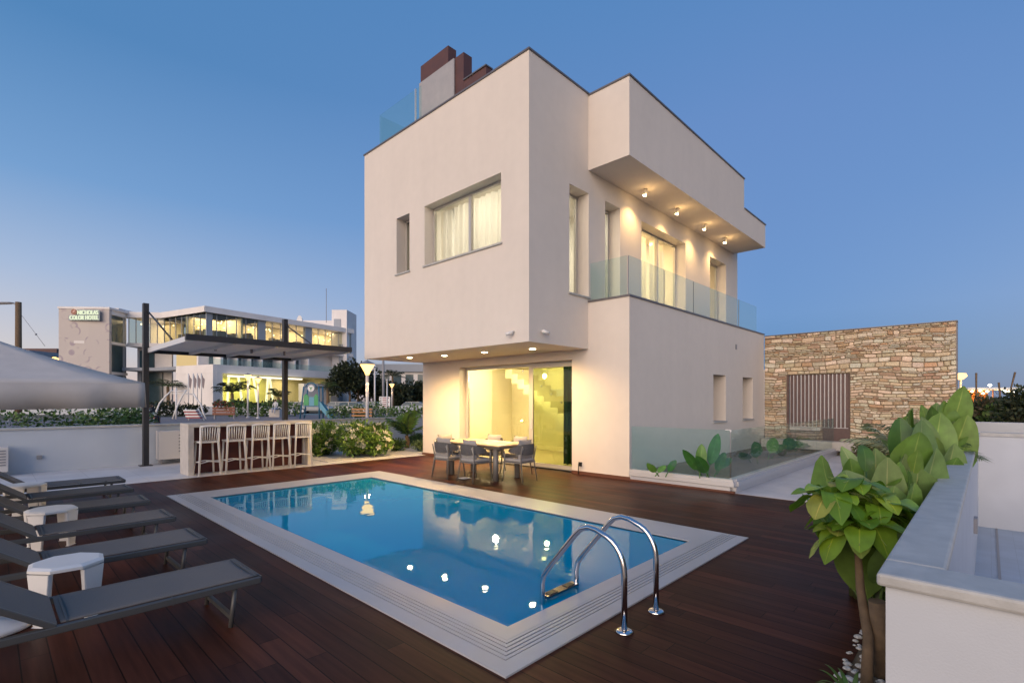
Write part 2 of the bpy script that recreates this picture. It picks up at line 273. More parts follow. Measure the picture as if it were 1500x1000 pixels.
# ---------------------------------------------------------------- mesh helpers
ORG = {}
class MB:
    def __init__(s): s.v = []; s.f = []; s.c = []; s.sm = []
    def face(s, pts, col=None, smooth=False):
        i = len(s.v); s.v += [tuple(p) for p in pts]; s.f.append(tuple(range(i, i+len(pts)))); s.c.append(col); s.sm.append(smooth)
    def box(s, x0, x1, y0, y1, z0, z1, col=None):
        s.obox((0, 0, 0), (1, 0, 0), (0, 1, 0), x0, x1, y0, y1, z0, z1, col)
    def obox(s, o, ux, uy, x0, x1, y0, y1, z0, z1, col=None, uz=(0, 0, 1)):
        o = Vector(o); ux = Vector(ux); uy = Vector(uy); uz = Vector(uz); i = len(s.v)
        for z in (z0, z1):
            for x, y in ((x0, y0), (x1, y0), (x1, y1), (x0, y1)): s.v.append(tuple(o+ux*x+uy*y+uz*z))
        for q in ((3, 2, 1, 0), (4, 5, 6, 7), (0, 1, 5, 4), (1, 2, 6, 5), (2, 3, 7, 6), (3, 0, 4, 7)):
            s.f.append(tuple(i+k for k in q)); s.c.append(col); s.sm.append(False)
    def ring(s, pts):
        i = len(s.v); s.v += [tuple(p) for p in pts]; return i
    def tube(s, pts, r, n=8, cap=True, col=None, smooth=True, flat=1.):
        pts = [Vector(p) for p in pts]; rs = r if isinstance(r, (list, tuple)) else [r]*len(pts)
        t0 = (pts[1]-pts[0]).normalized()
        a = Vector((0, 0, 1)) if abs(t0.z) < .9 else Vector((1, 0, 0))
        u = t0.cross(a).normalized(); rings = []
        for k, p in enumerate(pts):
            if k == 0: t = t0
            elif k == len(pts)-1: t = (pts[k]-pts[k-1]).normalized()
            else: t = ((pts[k]-pts[k-1]).normalized()+(pts[k+1]-pts[k]).normalized()).normalized()
            u = (u-t*u.dot(t)).normalized(); w = t.cross(u)
            rings.append(s.ring([p+u*cos(2*pi*j/n)*rs[k]+w*sin(2*pi*j/n)*rs[k]*flat for j in range(n)]))
        for k in range(len(rings)-1):
            for j in range(n):
                s.f.append((rings[k]+j, rings[k]+(j+1) % n, rings[k+1]+(j+1) % n, rings[k+1]+j)); s.c.append(col); s.sm.append(smooth)
        if cap:
            s.f.append(tuple(rings[0]+j for j in reversed(range(n)))); s.c.append(col); s.sm.append(False)
            s.f.append(tuple(rings[-1]+j for j in range(n))); s.c.append(col); s.sm.append(False)
    def lathe(s, o, prof, n=16, col=None, smooth=True):
        o = Vector(o); rings = [s.ring([o+Vector((r*cos(2*pi*j/n), r*sin(2*pi*j/n), z)) for j in range(n)]) for r, z in prof]
        for k in range(len(rings)-1):
            for j in range(n):
                s.f.append((rings[k]+j, rings[k]+(j+1) % n, rings[k+1]+(j+1) % n, rings[k+1]+j)); s.c.append(col); s.sm.append(smooth)
        s.f.append(tuple(rings[0]+j for j in reversed(range(n)))); s.c.append(col); s.sm.append(False)
        s.f.append(tuple(rings[-1]+j for j in range(n))); s.c.append(col); s.sm.append(False)
    def prism(s, poly, o, ux, uy, uz, t, col=None):
        """2-D polygon in (ux,uy), extruded t along uz"""
        o = Vector(o); ux = Vector(ux); uy = Vector(uy); uz = Vector(uz); n = len(poly)
        a = s.ring([o+ux*x+uy*y for x, y in poly]); b = s.ring([o+ux*x+uy*y+uz*t for x, y in poly])
        s.f.append(tuple(a+j for j in reversed(range(n)))); s.c.append(col); s.sm.append(False)
        s.f.append(tuple(b+j for j in range(n))); s.c.append(col); s.sm.append(False)
        for j in range(n): s.f.append((a+j, a+(j+1) % n, b+(j+1) % n, b+j)); s.c.append(col); s.sm.append(False)
    def grid(s, P, col=None, smooth=True):
        """P[i][j] points"""
        n = len(P[0]); i0 = [s.ring(r) for r in P]
        for a in range(len(P)-1):
            for j in range(n-1):
                s.f.append((i0[a]+j, i0[a]+j+1, i0[a+1]+j+1, i0[a+1]+j)); s.c.append(col[j] if isinstance(col, list) else col); s.sm.append(smooth)
    def build(s, name, m, parent=None, bevel=0, subsurf=0, origin=None, solid=0, obj=None):
        me = bpy.data.meshes.new(name); o = bpy.data.objects.new(name, me)
        if parent is not None: org = ORG[parent.name]
        elif origin is not None: org = Vector(origin)
        else:
            n = len(s.v); org = Vector((sum(v[0] for v in s.v)/n, sum(v[1] for v in s.v)/n, min(v[2] for v in s.v)))
        me.from_pydata([(x-org.x, y-org.y, z-org.z) for x, y, z in s.v], [], s.f)
        me.polygons.foreach_set('use_smooth', s.sm)
        if any(c is not None for c in s.c):
            at = me.color_attributes.new('col', 'FLOAT_COLOR', 'CORNER'); arr = []
            for f, c in zip(s.f, s.c):
                c = c or (.5, .5, .5)
                arr += [c[0], c[1], c[2], 1.]*len(f)
            at.data.foreach_set('color', arr)
        me.materials.append(m); me.update()
        COL.objects.link(o)
        if parent is not None: o.parent = parent
        else: o.location = org
        ORG[o.name] = org
        if bevel:
            b = o.modifiers.new('Bevel', 'BEVEL'); b.width = bevel; b.segments = 2; b.limit_method = 'ANGLE'
        if subsurf:
            q = o.modifiers.new('Subdivision', 'SUBSURF'); q.levels = subsurf; q.render_levels = subsurf
        if solid:
            q = o.modifiers.new('Solidify', 'SOLIDIFY'); q.thickness = solid; q.offset = 0
        return o
def tag(o, label=None, cat=None, group=None, kind=None):
    for k, v in (('label', label), ('category', cat), ('group', group), ('kind', kind)):
        if v: o[k] = v
    return o
def thing(name, label, cat, loc, group=None):
    o = bpy.data.objects.new(name, None); COL.objects.link(o); o.location = loc; o.empty_display_size = .2
    ORG[o.name] = Vector(loc); return tag(o, label, cat, group)
def struct(name, mb, m, **k): return tag(mb.build(name, m, **k), kind='structure')
KIDS = {}
def kids(o): return [c for c in o.children]
def dup(root, loc, rz=0., label=None, group=None, scale=None):
    r = root.copy(); COL.objects.link(r); r.location = loc; r.rotation_euler = (0, 0, rz)
    if scale: r.scale = (scale,)*3
    if label: r['label'] = label
    if group: r['group'] = group
    for ch in kids(root):
        c = ch.copy(); COL.objects.link(c); c.parent = r
        for g in kids(ch):
            d = g.copy(); COL.objects.link(d); d.parent = c
    return r
def lamp(kind, name, loc, parent, energy, col=(1, .75, .42), size=.05, rot=None, spot=None, blend=.6, sy=None):
    ld = bpy.data.lights.new(name, kind); ld.energy = energy; ld.color = col
    if kind == 'AREA':
        ld.size = size
        if sy: ld.shape = 'RECTANGLE'; ld.size_y = sy
    else: ld.shadow_soft_size = size
    if kind == 'SPOT': ld.spot_size = spot; ld.spot_blend = blend
    o = bpy.data.objects.new(name, ld); COL.objects.link(o)
    o.location = Vector(loc)-(ORG[parent.name] if parent else Vector((0, 0, 0)))
    if parent: o.parent = parent
    if rot: o.rotation_euler = rot
    return o
def cells(u0, u1, v0, v1, holes):
    us = sorted({u0, u1, *[h[0] for h in holes], *[h[1] for h in holes]}); vs = sorted({v0, v1, *[h[2] for h in holes], *[h[3] for h in holes]})
    us = [u for u in us if u0 <= u <= u1]; vs = [v for v in vs if v0 <= v <= v1]
    solid = {}
    for i in range(len(us)-1):
        for j in range(len(vs)-1):
            cu = (us[i]+us[i+1])/2; cv = (vs[j]+vs[j+1])/2
            solid[i, j] = not any(h[0] < cu < h[1] and h[2] < cv < h[3] for h in holes)
    return us, vs, solid
def wall(mb, axis, c, t, u0, u1, z0, z1, holes=()):
    """wall slab: plane axis=c .. c+t, running u0..u1 along the other axis, with rectangular holes and their reveals"""
    us, vs, S = cells(u0, u1, z0, z1, list(holes))
    P = (lambda w, u, z: (w, u, z)) if axis == 'x' else (lambda w, u, z: (u, w, z))
    a, b = c, c+t
    for (i, j), s in S.items():
        if not s: continue
        A0, A1, B0, B1 = us[i], us[i+1], vs[j], vs[j+1]
        mb.face([P(a, A0, B0), P(a, A1, B0), P(a, A1, B1), P(a, A0, B1)]); mb.face([P(b, A0, B0), P(b, A0, B1), P(b, A1, B1), P(b, A1, B0)])
        if not S.get((i-1, j)): mb.face([P(a, A0, B0), P(a, A0, B1), P(b, A0, B1), P(b, A0, B0)])
        if not S.get((i+1, j)): mb.face([P(a, A1, B0), P(b, A1, B0), P(b, A1, B1), P(a, A1, B1)])
        if not S.get((i, j-1)): mb.face([P(a, A0, B0), P(b, A0, B0), P(b, A1, B0), P(a, A1, B0)])
        if not S.get((i, j+1)): mb.face([P(a, A0, B1), P(a, A1, B1), P(b, A1, B1), P(b, A0, B1)])
def sheet(mb, x0, x1, y0, y1, z, holes=()):
    us, vs, S = cells(x0, x1, y0, y1, list(holes))
    for (i, j), s in S.items():
        if s: mb.face([(us[i], vs[j], z), (us[i+1], vs[j], z), (us[i+1], vs[j+1], z), (us[i], vs[j+1], z)])
def jit(c, k=.25):
    f = 1+random.uniform(-k, k); return (c[0]*f*(1+random.uniform(-.1, .1)), c[1]*f, c[2]*f)
def paddle(mb, base, tip, width, col, droop=.15, fold=.25, up=None, n=8, wav=.02, side=None, belly=.85):
    """broad leaf blade from base to tip, curved and folded along its midrib"""
    base = Vector(base); tip = Vector(tip); ax = tip-base; Ln = ax.length; ax.normalize()
    up = Vector(up or (0, 0, 1)); sd = Vector(side) if side else ax.cross(up)
    if sd.length < 1e-3: sd = Vector((1, 0, 0))
    sd = (sd-ax*sd.dot(ax)).normalized(); nm = sd.cross(ax).normalized(); P = []; ph = random.uniform(0, 6)
    for i in range(n+1):
        t = i/n; w = width/2*(sin(pi*min(1, t**belly*.97+.02)))**.62 if 0 < i < n else width*.03
        c = base+ax*Ln*t-UP*droop*Ln*(t*t-t*.0)*1.0+nm*sin(pi*t)*droop*Ln*.4
        row = []
        for q in (-1, -.55, -.045, .045, .55, 1):
            row.append(c+sd*w*q+nm*(abs(q)**1.3*fold*w+sin(t*11+q*2+ph)*wav*w*abs(q)*4))
        P.append(row)
    mb.grid(P, [col, col, (min(1, col[0]*1.7), min(1, col[1]*1.35), col[2]*1.6), col, tuple(k*.93 for k in col)])
def blade(mb, base, d, length, w, col, droop=.6, n=5):
    """narrow arching strap leaf"""
    base = Vector(base); d = Vector(d).normalized(); sd = d.cross(UP)
    sd = sd.normalized() if sd.length > 1e-3 else Vector((1, 0, 0)); P = []
    for i in range(n+1):
        t = i/n; c = base+d*length*t-UP*droop*length*t*t; ww = w*(1-t)**.6*(.5+.5*min(1, t*4)) if i < n else w*.03
        P.append([c-sd*ww/2, c+UP*ww*.12, c+sd*ww/2])
    mb.grid(P, col)
def leaves(mb, c, rad, n, size, cols, shell=.55, k=.3):
    c = Vector(c)
    for _ in range(n):
        d = Vector((random.gauss(0, 1), random.gauss(0, 1), random.gauss(0, 1))).normalized()
        r = random.uniform(shell, 1)**.6 if random.random() < .8 else random.random()
        p = c+Vector((d.x*rad[0], d.y*rad[1], d.z*rad[2]))*r
        a = (d+Vector((random.uniform(-.9, .9), random.uniform(-.9, .9), random.uniform(-.5, .9)))).normalized()
        s = a.cross(Vector((random.uniform(-1, 1), random.uniform(-1, 1), random.uniform(-1, 1)))).normalized(); L_ = size*random.uniform(.6, 1.3)
        w = L_*.32; cc = jit(random.choice(cols), k)
        mb.face([p, p+a*L_*.45+s*w, p+a*L_, p+a*L_*.45-s*w], cc)
def rotz(a): return Vector((cos(a), sin(a), 0))
# ---------------------------------------------------------------- the setting
POOL = (2.12, 6.27, 2.07, 10.22); WAT = (2.60, 5.66, 2.52, 9.54); COURT = (2.40, 13.85, -6.0, .20)
g = MB(); sheet(g, -500, 900, -500, 900, -.03, [POOL, COURT]); struct('ground', g, M['ground'])
g = MB(); sheet(g, -6, 9.14, -6, 12.27, 0, [POOL, (2.3, 9.14, -6, .62)]); struct('pool_deck', g, M['deck'])
g = MB(); g.box(-6, 9.14, 12.27, 15.75, -.02, .005); struct('terrace', g, M['terrace'])
g = MB(); g.box(9.14, 17.72, .62, 3.25, -.02, .006); struct('path', g, M['path'])
g = MB(); g.box(2.3, 2.31, .3, .62, -.02, -.002); g.box(2.31, 17.7, .31, .62, -.025, -.004); struct('planting_bed', g, M['soil'])
g = MB()
for _ in range(1500):
    x = 2.4+13*random.random()**1.8; y = random.uniform(.33, .66); s = random.uniform(.012, .03)
    a = random.uniform(0, 6)
    g.lathe((x, y, -.004), [(s*.6, 0), (s, s*.4), (s*.5, s*.75)], 6)
tag(g.build('pebbles', M['pebble']), kind='stuff', label='white pebbles covering the planting bed along the garden wall', cat='pebbles')
g = MB(); g.box(-40, 60, 16.0, 58, -.02, .002); struct('park_paving', g, M['paving'])
P1 = plan(-400, 58); P2 = plan(1100, 58)
g = MB(); a, b = plan(-300, 60), plan(1000, 60); d = (b-a).normalized(); nrm = Vector((-d.y, d.x, 0))
g.obox((a.x, a.y, 0), d, nrm, 0, (b-a).length, 0, 9, -.02, .006); struct('road', g, M['asphalt'])
g = MB()
x0, x1, y0, y1 = COURT; sheet(g, 2.5, 13.85, -6, .15, -.9); struct('court_floor', g, M['court'])

# pool: basin, coping with overflow slots, water
g = MB(); x0, x1, y0, y1 = WAT; zb = -.95
g.face([(x0, y0, zb), (x1, y0, zb), (x1, y1, zb), (x0, y1, zb)])
for a, b in (((x0, y0), (x1, y0)), ((x1, y0), (x1, y1)), ((x1, y1), (x0, y1)), ((x0, y1), (x0, y0))):
    g.face([(a[0], a[1], zb), (b[0], b[1], zb), (b[0], b[1], -.002), (a[0], a[1], -.002)])
struct('pool_basin', g, M['mosaic'])
g = MB(); X0, X1, Y0, Y1 = POOL; T = .012
def ring(mb, a, b, z0, z1):
    """flat frame between rectangles a (outer) and b (inner), each (x0,x1,y0,y1), mitred"""
    oa = [(a[0], a[2]), (a[1], a[2]), (a[1], a[3]), (a[0], a[3])]; ob = [(b[0], b[2]), (b[1], b[2]), (b[1], b[3]), (b[0], b[3])]
    for k in range(4):
        p, q, r, s = oa[k], oa[(k+1) % 4], ob[(k+1) % 4], ob[k]
        mb.face([(*p, z1), (*q, z1), (*r, z1), (*s, z1)]); mb.face([(*p, z0), (*q, z0), (*q, z1), (*p, z1)]); mb.face([(*s, z1), (*r, z1), (*r, z0), (*s, z0)])
inn = (WAT[0]-.012, WAT[1]+.012, WAT[2]-.012, WAT[3]+.012)
gx0, gy0 = X0+.13, Y0+.13; gx1, gy1 = X0+.33, Y0+.31       # slotted strip along two sides
ring(g, (X0, X1, Y0, Y1), (gx0, X1-.02, gy0, Y1-.02), -.03, T)
ring(g, (gx1, X1-.02, gy1, Y1-.02), (WAT[0], WAT[1], WAT[2], WAT[3]), -.03, T)
for k in range(5):                                      # bars between the slots
    w = .2/5; h = .18/5; s = .017
    a0, b0 = gx0+k*w+s*.6, gy0+k*h+s*.6; a1, b1 = gx0+(k+1)*w, gy0+(k+1)*h
    z0 = -.03
    for (p, q, r, t) in (((a0, b0), (X1-.02, b0), (X1-.02, b1), (a1, b1)), ((a0, Y1-.02), (a0, b0), (a1, b1), (a1, Y1-.02))):
        g.face([(*p, T-.001), (*q, T-.001), (*r, T-.001), (*t, T-.001)])
        g.face([(*p, z0), (*q, z0), (*q, T-.001), (*p, T-.001)]); g.face([(*t, T-.001), (*r, T-.001), (*r, z0), (*t, z0)])
struct('pool_coping', g, M['marble'])
g = MB(); g.box(X0+.02, X1-.02, Y0+.02, Y0+.44, -.06, -.031); g.box(X0+.02, X0+.46, Y0+.45, Y1-.02, -.06, -.031); struct('overflow_channel', g, M['black'])
g = MB(); n = 1; g.face([(x0-.0, y0, -.012), (x1, y0, -.012), (x1, y1, -.012), (x0, y1, -.012)]); struct('water', g, M['water'])

# garden wall, court, far walls
t = thing('garden_wall', 'low white garden wall with thick pale stone coping in the right foreground', 'wall', (2.42, .21, 0))
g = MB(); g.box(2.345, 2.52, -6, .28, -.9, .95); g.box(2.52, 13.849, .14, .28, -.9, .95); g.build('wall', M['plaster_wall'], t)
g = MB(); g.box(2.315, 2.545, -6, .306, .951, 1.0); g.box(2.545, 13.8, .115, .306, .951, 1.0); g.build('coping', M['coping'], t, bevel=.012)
for (p, w) in (((1427, 768), .09), ((1434.5, 712), .08)):
    q = ony(p[0], p[1], .135); g = MB(); g.box(q.x-.12, q.x+.12, .10, .139, q.z-.1, q.z+.1); g.build('wall_light', M['ac_dark'], t)
t = thing('court_wall', 'white cross wall with grey coping closing the sunken court', 'wall', (13.9, -2, -.9))
g = MB(); g.box(13.85, 14.05, -7, .139, -.9, .93); g.build('wall', M['plaster_wall'], t)
g = MB(); g.box(13.82, 14.08, -7, .111, .931, 1.0); g.build('coping', M['coping'], t)
g = MB(); g.box(20.5, 20.7, -12, .58, 0, 1.0); tag(g.build('boundary_wall', M['plaster_wall']), 'plain white boundary wall right of the stone wall, farthest of the low walls', 'wall')
# step block seen in the court
g = MB(); q = .0
g.box(3.0, 13.8, -.14, -.11, -.899, -.885); tag(g.build('floor_drain', M['ac_dark']), 'thin dark drain strip along the foot of the sunken court wall', 'drain')

# terrace wall at the back left
t = thing('terrace_wall', 'long white wall with stone coping behind the bar terrace', 'wall', (2, 15.85, 0))
g = MB(); g.box(-14, 13.5, 15.75, 15.95, 0, .975); g.build('wall', M['shaded_wall'], t)
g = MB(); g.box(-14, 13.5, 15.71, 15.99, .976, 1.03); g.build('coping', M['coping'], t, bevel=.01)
g = MB(); q = ony(604, 634, 15.74); g.lathe((0, 0, 0), [(.001, 0), (.11, 0), (.11, .03), (.07, .045), (.07, .03), (.001, .03)], 16)
g.v = [(q.x+x, 15.749-z, q.z+y) for x, y, z in g.v]; g.build('round_vent', M['ac_dark'], t)
g = MB(); q = ony(58, 670, 15.74); g.box(q.x-.05, q.x+.04, 15.70, 15.749, q.z-.03, q.z+.05); g.build('tap', M['ac_dark'], t)
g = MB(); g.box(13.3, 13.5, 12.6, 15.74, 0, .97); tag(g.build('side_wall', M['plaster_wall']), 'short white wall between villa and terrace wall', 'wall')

# ---------------------------------------------------------------- villa
V = thing('villa', 'tall white modern villa with overhanging upper floor and lit windows beside the pool', 'villa', (9.14, 12.45, 0))
g = MB()
D0, D1 = 6.83, 10.747                                              # terrace door opening
W0 = onx(839, 600, 9.14).y
wall(g, 'x', 9.14, .31, 5.36, 12.45, 0, 2.78, [(D0, D1, -.1, 2.57)])
wall(g, 'x', 9.14, .25, 5.36, 6.38, 2.78, 3.80)
wall(g, 'y', 5.36, .45, 9.45, 17.70, 0, 2.78, [(13.5, 14.38, 1.07, 2.35), (15.73, 16.62, 1.07, 2.35)])
wall(g, 'y', 5.36, .25, 9.39, 17.70, 2.78, 3.80)
wall(g, 'y', 12.11, .34, 9.45, 18.19, 0, 2.78)
wall(g, 'x', 17.40, .30, 5.81, 12.11, 0, 2.78)
g.build('ground_floor_wall', M['plaster'], V)
g = MB()
wall(g, 'x', 7.17, .34, 6.38, 12.45, 2.78, 8.38, [(7.139, 9.706, 4.84, 6.26), (10.32, 10.886, 4.84, 6.26)])
W1 = (8.45, 9.15); W2 = (9.81, 10.45); W3 = (11.47, 14.04); W4 = (15.80, 17.14)
wall(g, 'y', 6.38, .36, 7.51, 18.19, 2.78, 8.38, [(W1[0], W1[1], 3.92, 6.21), (W2[0], W2[1], 3.85, 6.24), (W3[0], W3[1], 3.85, 6.21), (W4[0], W4[1], 3.85, 6.21)])
wall(g, 'y', 12.11, .34, 7.51, 18.19, 2.78, 8.38)
wall(g, 'x', 17.9, .29, 6.74, 12.11, 2.78, 8.38)
g.build('upper_floor_wall', M['plaster'], V)
g = MB(); g.box(9.14, 15.85, 5.36, 6.379, 6.715, 8.35); g.box(15.85, 17.84, 5.36, 6.379, 6.715, 7.46); g.build('balcony_canopy', M['plaster'], V)
g = MB(); g.box(7.511, 17.899, 6.741, 12.109, 2.781, 3.05); g.build('floor_slab', M['plaster'], V)
g = MB(); g.box(9.391, 17.69, 5.611, 6.379, 3.3, 3.72); g.build('balcony_floor', M['path'], V)
g = MB(); g.box(7.511, 17.899, 6.741, 12.109, 7.4, 7.6); g.build('roof', M['plaster'], V)
# thin metal cappings on every parapet
g = MB(); o_ = .025
def cap(x0, x1, y0, y1, z): g.box(x0-o_, x1+o_, y0-o_, y1+o_, z, z+.035)
cap(7.17, 7.51, 6.38, 12.45, 8.381); g.box(7.54, 18.2, 6.355, 6.76, 8.381, 8.416); g.box(7.54, 18.2, 12.09, 12.47, 8.381, 8.416)
g.box(9.115, 15.87, 5.335, 6.354, 8.351, 8.386); g.box(15.875, 17.865, 5.335, 6.40, 7.461, 7.496)
g.box(9.115, 9.41, 5.335, 6.378, 3.801, 3.84); g.box(9.411, 17.72, 5.335, 5.62, 3.801, 3.84)
g.build('capping', M['coping_grey'], V)
for a_, b_ in ((10.78, 12.45), (5.33, 6.82)): g = MB(); g.box(9.11, 9.139, a_, b_, 0.0, .07); g.build('skirting', M['skirting'], V)

def window(axis, c, u0, u1, z0, z1, sign, splits=(), fr=.05, dep=.07, sill=True, curt=None, rec=.30, name='window', glassm='pane', cdir=.25, fm='alu'):
    """c: wall plane; the frame sits rec behind it. sign=+1: inward is +axis"""
    P = (lambda w0, w1, a, b, zz0, zz1, mb: mb.box(w0, w1, a, b, zz0, zz1)) if axis == 'x' else (lambda w0, w1, a, b, zz0, zz1, mb: mb.box(a, b, w0, w1, zz0, zz1))
    w = c+rec*sign; f = MB(); e = .003
    P(w, w+dep, u0+e, u1-e, z0+e, z0+fr, f); P(w, w+dep, u0+e, u1-e, z1-fr, z1-e, f)
    P(w, w+dep, u0+e, u0+fr, z0+fr, z1-fr, f); P(w, w+dep, u1-fr, u1-e, z0+fr, z1-fr, f)
    for s in splits: P(w-.01, w+dep, s-fr*.7, s+fr*.7, z0+fr, z1-fr, f)
    o = f.build(name, M[fm], V)
    k = MB(); P(w+dep*.4, w+dep*.4+.012, u0+fr, u1-fr, z0+fr, z1-fr, k); k.build('pane', M[glassm], o)
    if sill:
        k = MB(); P(c-.04, w-.002, u0-.03, u1+.03, z0-.035, z0-.002, k) if False else None
        k = MB(); P(c-.035, c-.001, u0-.04, u1+.04, z0-.035, z0+.002, k); P(c, w-.002, u0+.002, u1-.002, z0+.001, z0+.008, k); k.build('sill', M['coping'], o)
    if curt:
        for (a, b, mt) in curt:
            k = MB(); n = int((b-a)/.018); rows = []
            for i in range(n+1):
                u = a+(b-a)*i/n; off = w+cdir+.035*sin(i*.62)+.02*sin(i*.23+1)
                rows.append([(off, u, z0+.05), (off, u, z1-.03)] if axis == 'x' else [(u, off, z0+.05), (u, off, z1-.03)])
            k.grid(rows); k.build('curtain', M[mt], o)
    return o
window('x', 7.17, 7.139, 9.706, 4.84, 6.26, 1, [8.36], .055, curt=[(7.2, 9.25, 'curtain'), (9.3, 9.69, 'curtain')], rec=.25)
window('x', 7.17, 10.32, 10.886, 4.84, 6.26, 1, rec=.27, curt=[(10.34, 10.86, 'curtain')])
window('y', 6.38, *W1, 3.92, 6.21, 1, rec=.30, curt=[(8.47, 8.8, 'curtain')])
window('y', 6.38, *W2, 3.85, 6.24, 1, rec=.30, sill=False, fr=.07, name='balcony_door')
window('y', 6.38, *W3, 3.85, 6.21, 1, [12.9], sill=False, rec=.30, curt=[(11.5, 12.7, 'curtain'), (12.95, 13.7, 'curtain')], name='balcony_door')
window('y', 6.38, *W4, 3.85, 6.21, 1, sill=False, rec=.30, name='balcony_door', curt=[(15.82, 16.9, 'curtain')])
for a, b in ((13.5, 14.38), (15.73, 16.62)): window('y', 5.36, a, b, 1.07, 2.35, 1, rec=.37)
# terrace door: fixed double pane on the left, sliding door on the right
f = MB(); c = 9.37; E_ = .06
f.box(c, c+.08, D0+.003, D1-.003, 2.49, 2.567); f.box(c, c+.08, D0+.003, D1-.003, .002, .06)
f.box(c, c+.08, D0+.003, D0+.06, .06, 2.49); f.box(c, c+.08, D1-.09, D1-.003, .06, 2.49)
f.box(c-.012, c+.08, 8.25, 8.33, .06, 2.49)
dr = f.build('terrace_door', M['alu'], V)
k = MB(); k.box(c+.03, c+.042, 8.33, D1-.09, .06, 2.49); k.build('pane', M['pane'], dr)
s = MB(); s.box(c-.055, c-.015, 8.16, 8.27, .03, 2.52); s.box(c-.055, c-.015, 6.84, 6.93, .03, 2.52); s.box(c-.055, c-.015, 6.93, 8.16, 2.44, 2.52); s.box(c-.055, c-.015, 6.93, 8.16, .03, .12)
s.build('sliding_sash', M['alu'], dr)
k = MB(); k.box(c-.04, c-.03, 6.93, 8.16, .12, 2.44); k.build('pane', M['pane_dk'], dr)
k = MB(); k.box(c-.075, c-.056, 8.19, 8.22, .95, 1.15); k.build('handle', M['alu_bright'], dr)
k = MB(); rows = []
for i in range(40): rows.append([(10.02+.05*sin(i*.9), 6.95+i*.02, .05), (10.02+.05*sin(i*.9), 6.95+i*.02, 2.6)])
k.grid(rows); k.build('curtain', M['curtain_dk'], dr)
# rooms
g = MB(); g.box(9.46, 13.6, 5.83, 12.1, .0, .03); g.build('room_floor', M['innerfloor'], V)
g = MB(); g.box(12.6, 12.7, 5.83, 12.1, .031, 2.74); g.box(9.46, 12.59, 12.0, 12.1, .031, 2.74); g.box(9.46, 12.59, 5.83, 5.9, .031, 2.74); g.box(9.46, 12.59, 5.91, 11.99, 2.70, 2.74)
g.build('interior_wall', M['inner'], V); g = MB()
g.box(7.52, 17.8, 12.0, 12.1, 3.1, 7.3); g.box(7.52, 17.8, 9.9, 10.0, 3.1, 7.3); g.box(10.9, 11.0, 6.76, 9.89, 3.1, 7.3); g.box(14.6, 14.7, 6.76, 9.89, 3.1, 7.3); g.box(7.52, 17.8, 6.76, 11.99, 6.6, 6.7)
g.build('bedroom_wall', M['bedroom'], V)
g = MB()                                                            # staircase rising to the left along the back of the room
for i in range(15):
    y = 7.3+i*.27; z = .03+i*.175
    g.box(11.6, 12.59, y, y+.27, max(.031, z-.12), z+.175)
g.build('staircase', M['inner'], V)
g = MB()
for i in range(10):
    y = 7.5+i*.38; z = .35+i*.246; g.lathe((11.56, y, z+.25), [(.03, -.03), (.03, .03)], 8)
g.build('rail_fixing', M['ac_dark'], V)
g = MB(); g.box(11.54, 11.552, 7.3, 9.1, .3, 2.6); g.box(11.54, 11.552, 9.11, 10.6, .3, 2.65); g.box(11.54, 11.552, 10.61, 11.9, .3, 2.65); g.build('stair_glass', M['pane'], V)
for (y, x) in ((10.6, 10.4), (8.9, 10.6), (7.6, 10.2)):
    k = MB(); k.lathe((x, y, 2.67), [(.06, 0), (.07, .029)], 12); o = k.build('ceiling_lamp', M['lamp_warm2'], V)
for (y, x, en) in ((10.6, 10.4, 190), (9.1, 11.0, 190), (7.5, 10.6, 60)): lamp('POINT', 'ground_floor_light', (x, y, 2.45), V, en, (1, .80, .46), .07)
lamp('POINT', 'stair_light', (11.2, 10.9, 1.0), V, 30, (1, .8, .42), .03)
lamp('AREA', 'bedroom_light', (8.9, 8.4, 6.5), V, 85, (1, .90, .72), 1.4)
lamp('AREA', 'bedroom_light', (12.8, 8.3, 6.5), V, 170, (1, .70, .36), 2.)
lamp('AREA', 'bedroom_light', (16.2, 8.3, 6.5), V, 60, (1, .76, .42), 1.2)
lamp('AREA', 'bedroom_light', (9.5, 11.0, 6.5), V, 10, (1, .8, .5), 1.)
for dz in range(3):
    k = MB(); k.lathe((10.0+.1*dz, 7.55+dz*.12-.1, 1.92-.03*dz), [(.02, 0), (.03, .03), (.02, .06)], 8); k.build('blue_reflection_bead', M['blue_glint'], V)  # glowing beads added behind the door, standing in for a blue reflection
g = MB(); g.box(12.1, 12.55, 6.2, 7.2, .031, 2.2); g.build('tall_cabinet', M['white_pv'], V)
g = MB(); g.box(11.0, 11.9, 6.1, 6.6, .031, .92); g.build('sideboard', M['tabletop'], V)
g = MB(); g.box(12.56, 12.597, 9.7, 10.5, 1.4, 2.0); g.build('picture', M['ac'], V)
# soffit downlights
for p in ((600, 523), (651, 520), (710, 515), (780, 510)):
    q = onz(*p, 2.779); k = MB(); k.lathe((q.x, q.y, 2.765), [(.085, 0), (.09, .014)], 20); o = k.build('downlight', M['alu_bright'], V)
    k = MB(); k.lathe((q.x, q.y, 2.757), [(.06, 0), (.068, .007)], 20); k.build('lens', M['lamp_warm'], o)
    lamp('SPOT', 'downlight_beam', (q.x, q.y, 2.74), V, 330 if p[0] < 750 else 190, (1, .62, .22), .05, (0, 0, 0), R(165), .6)
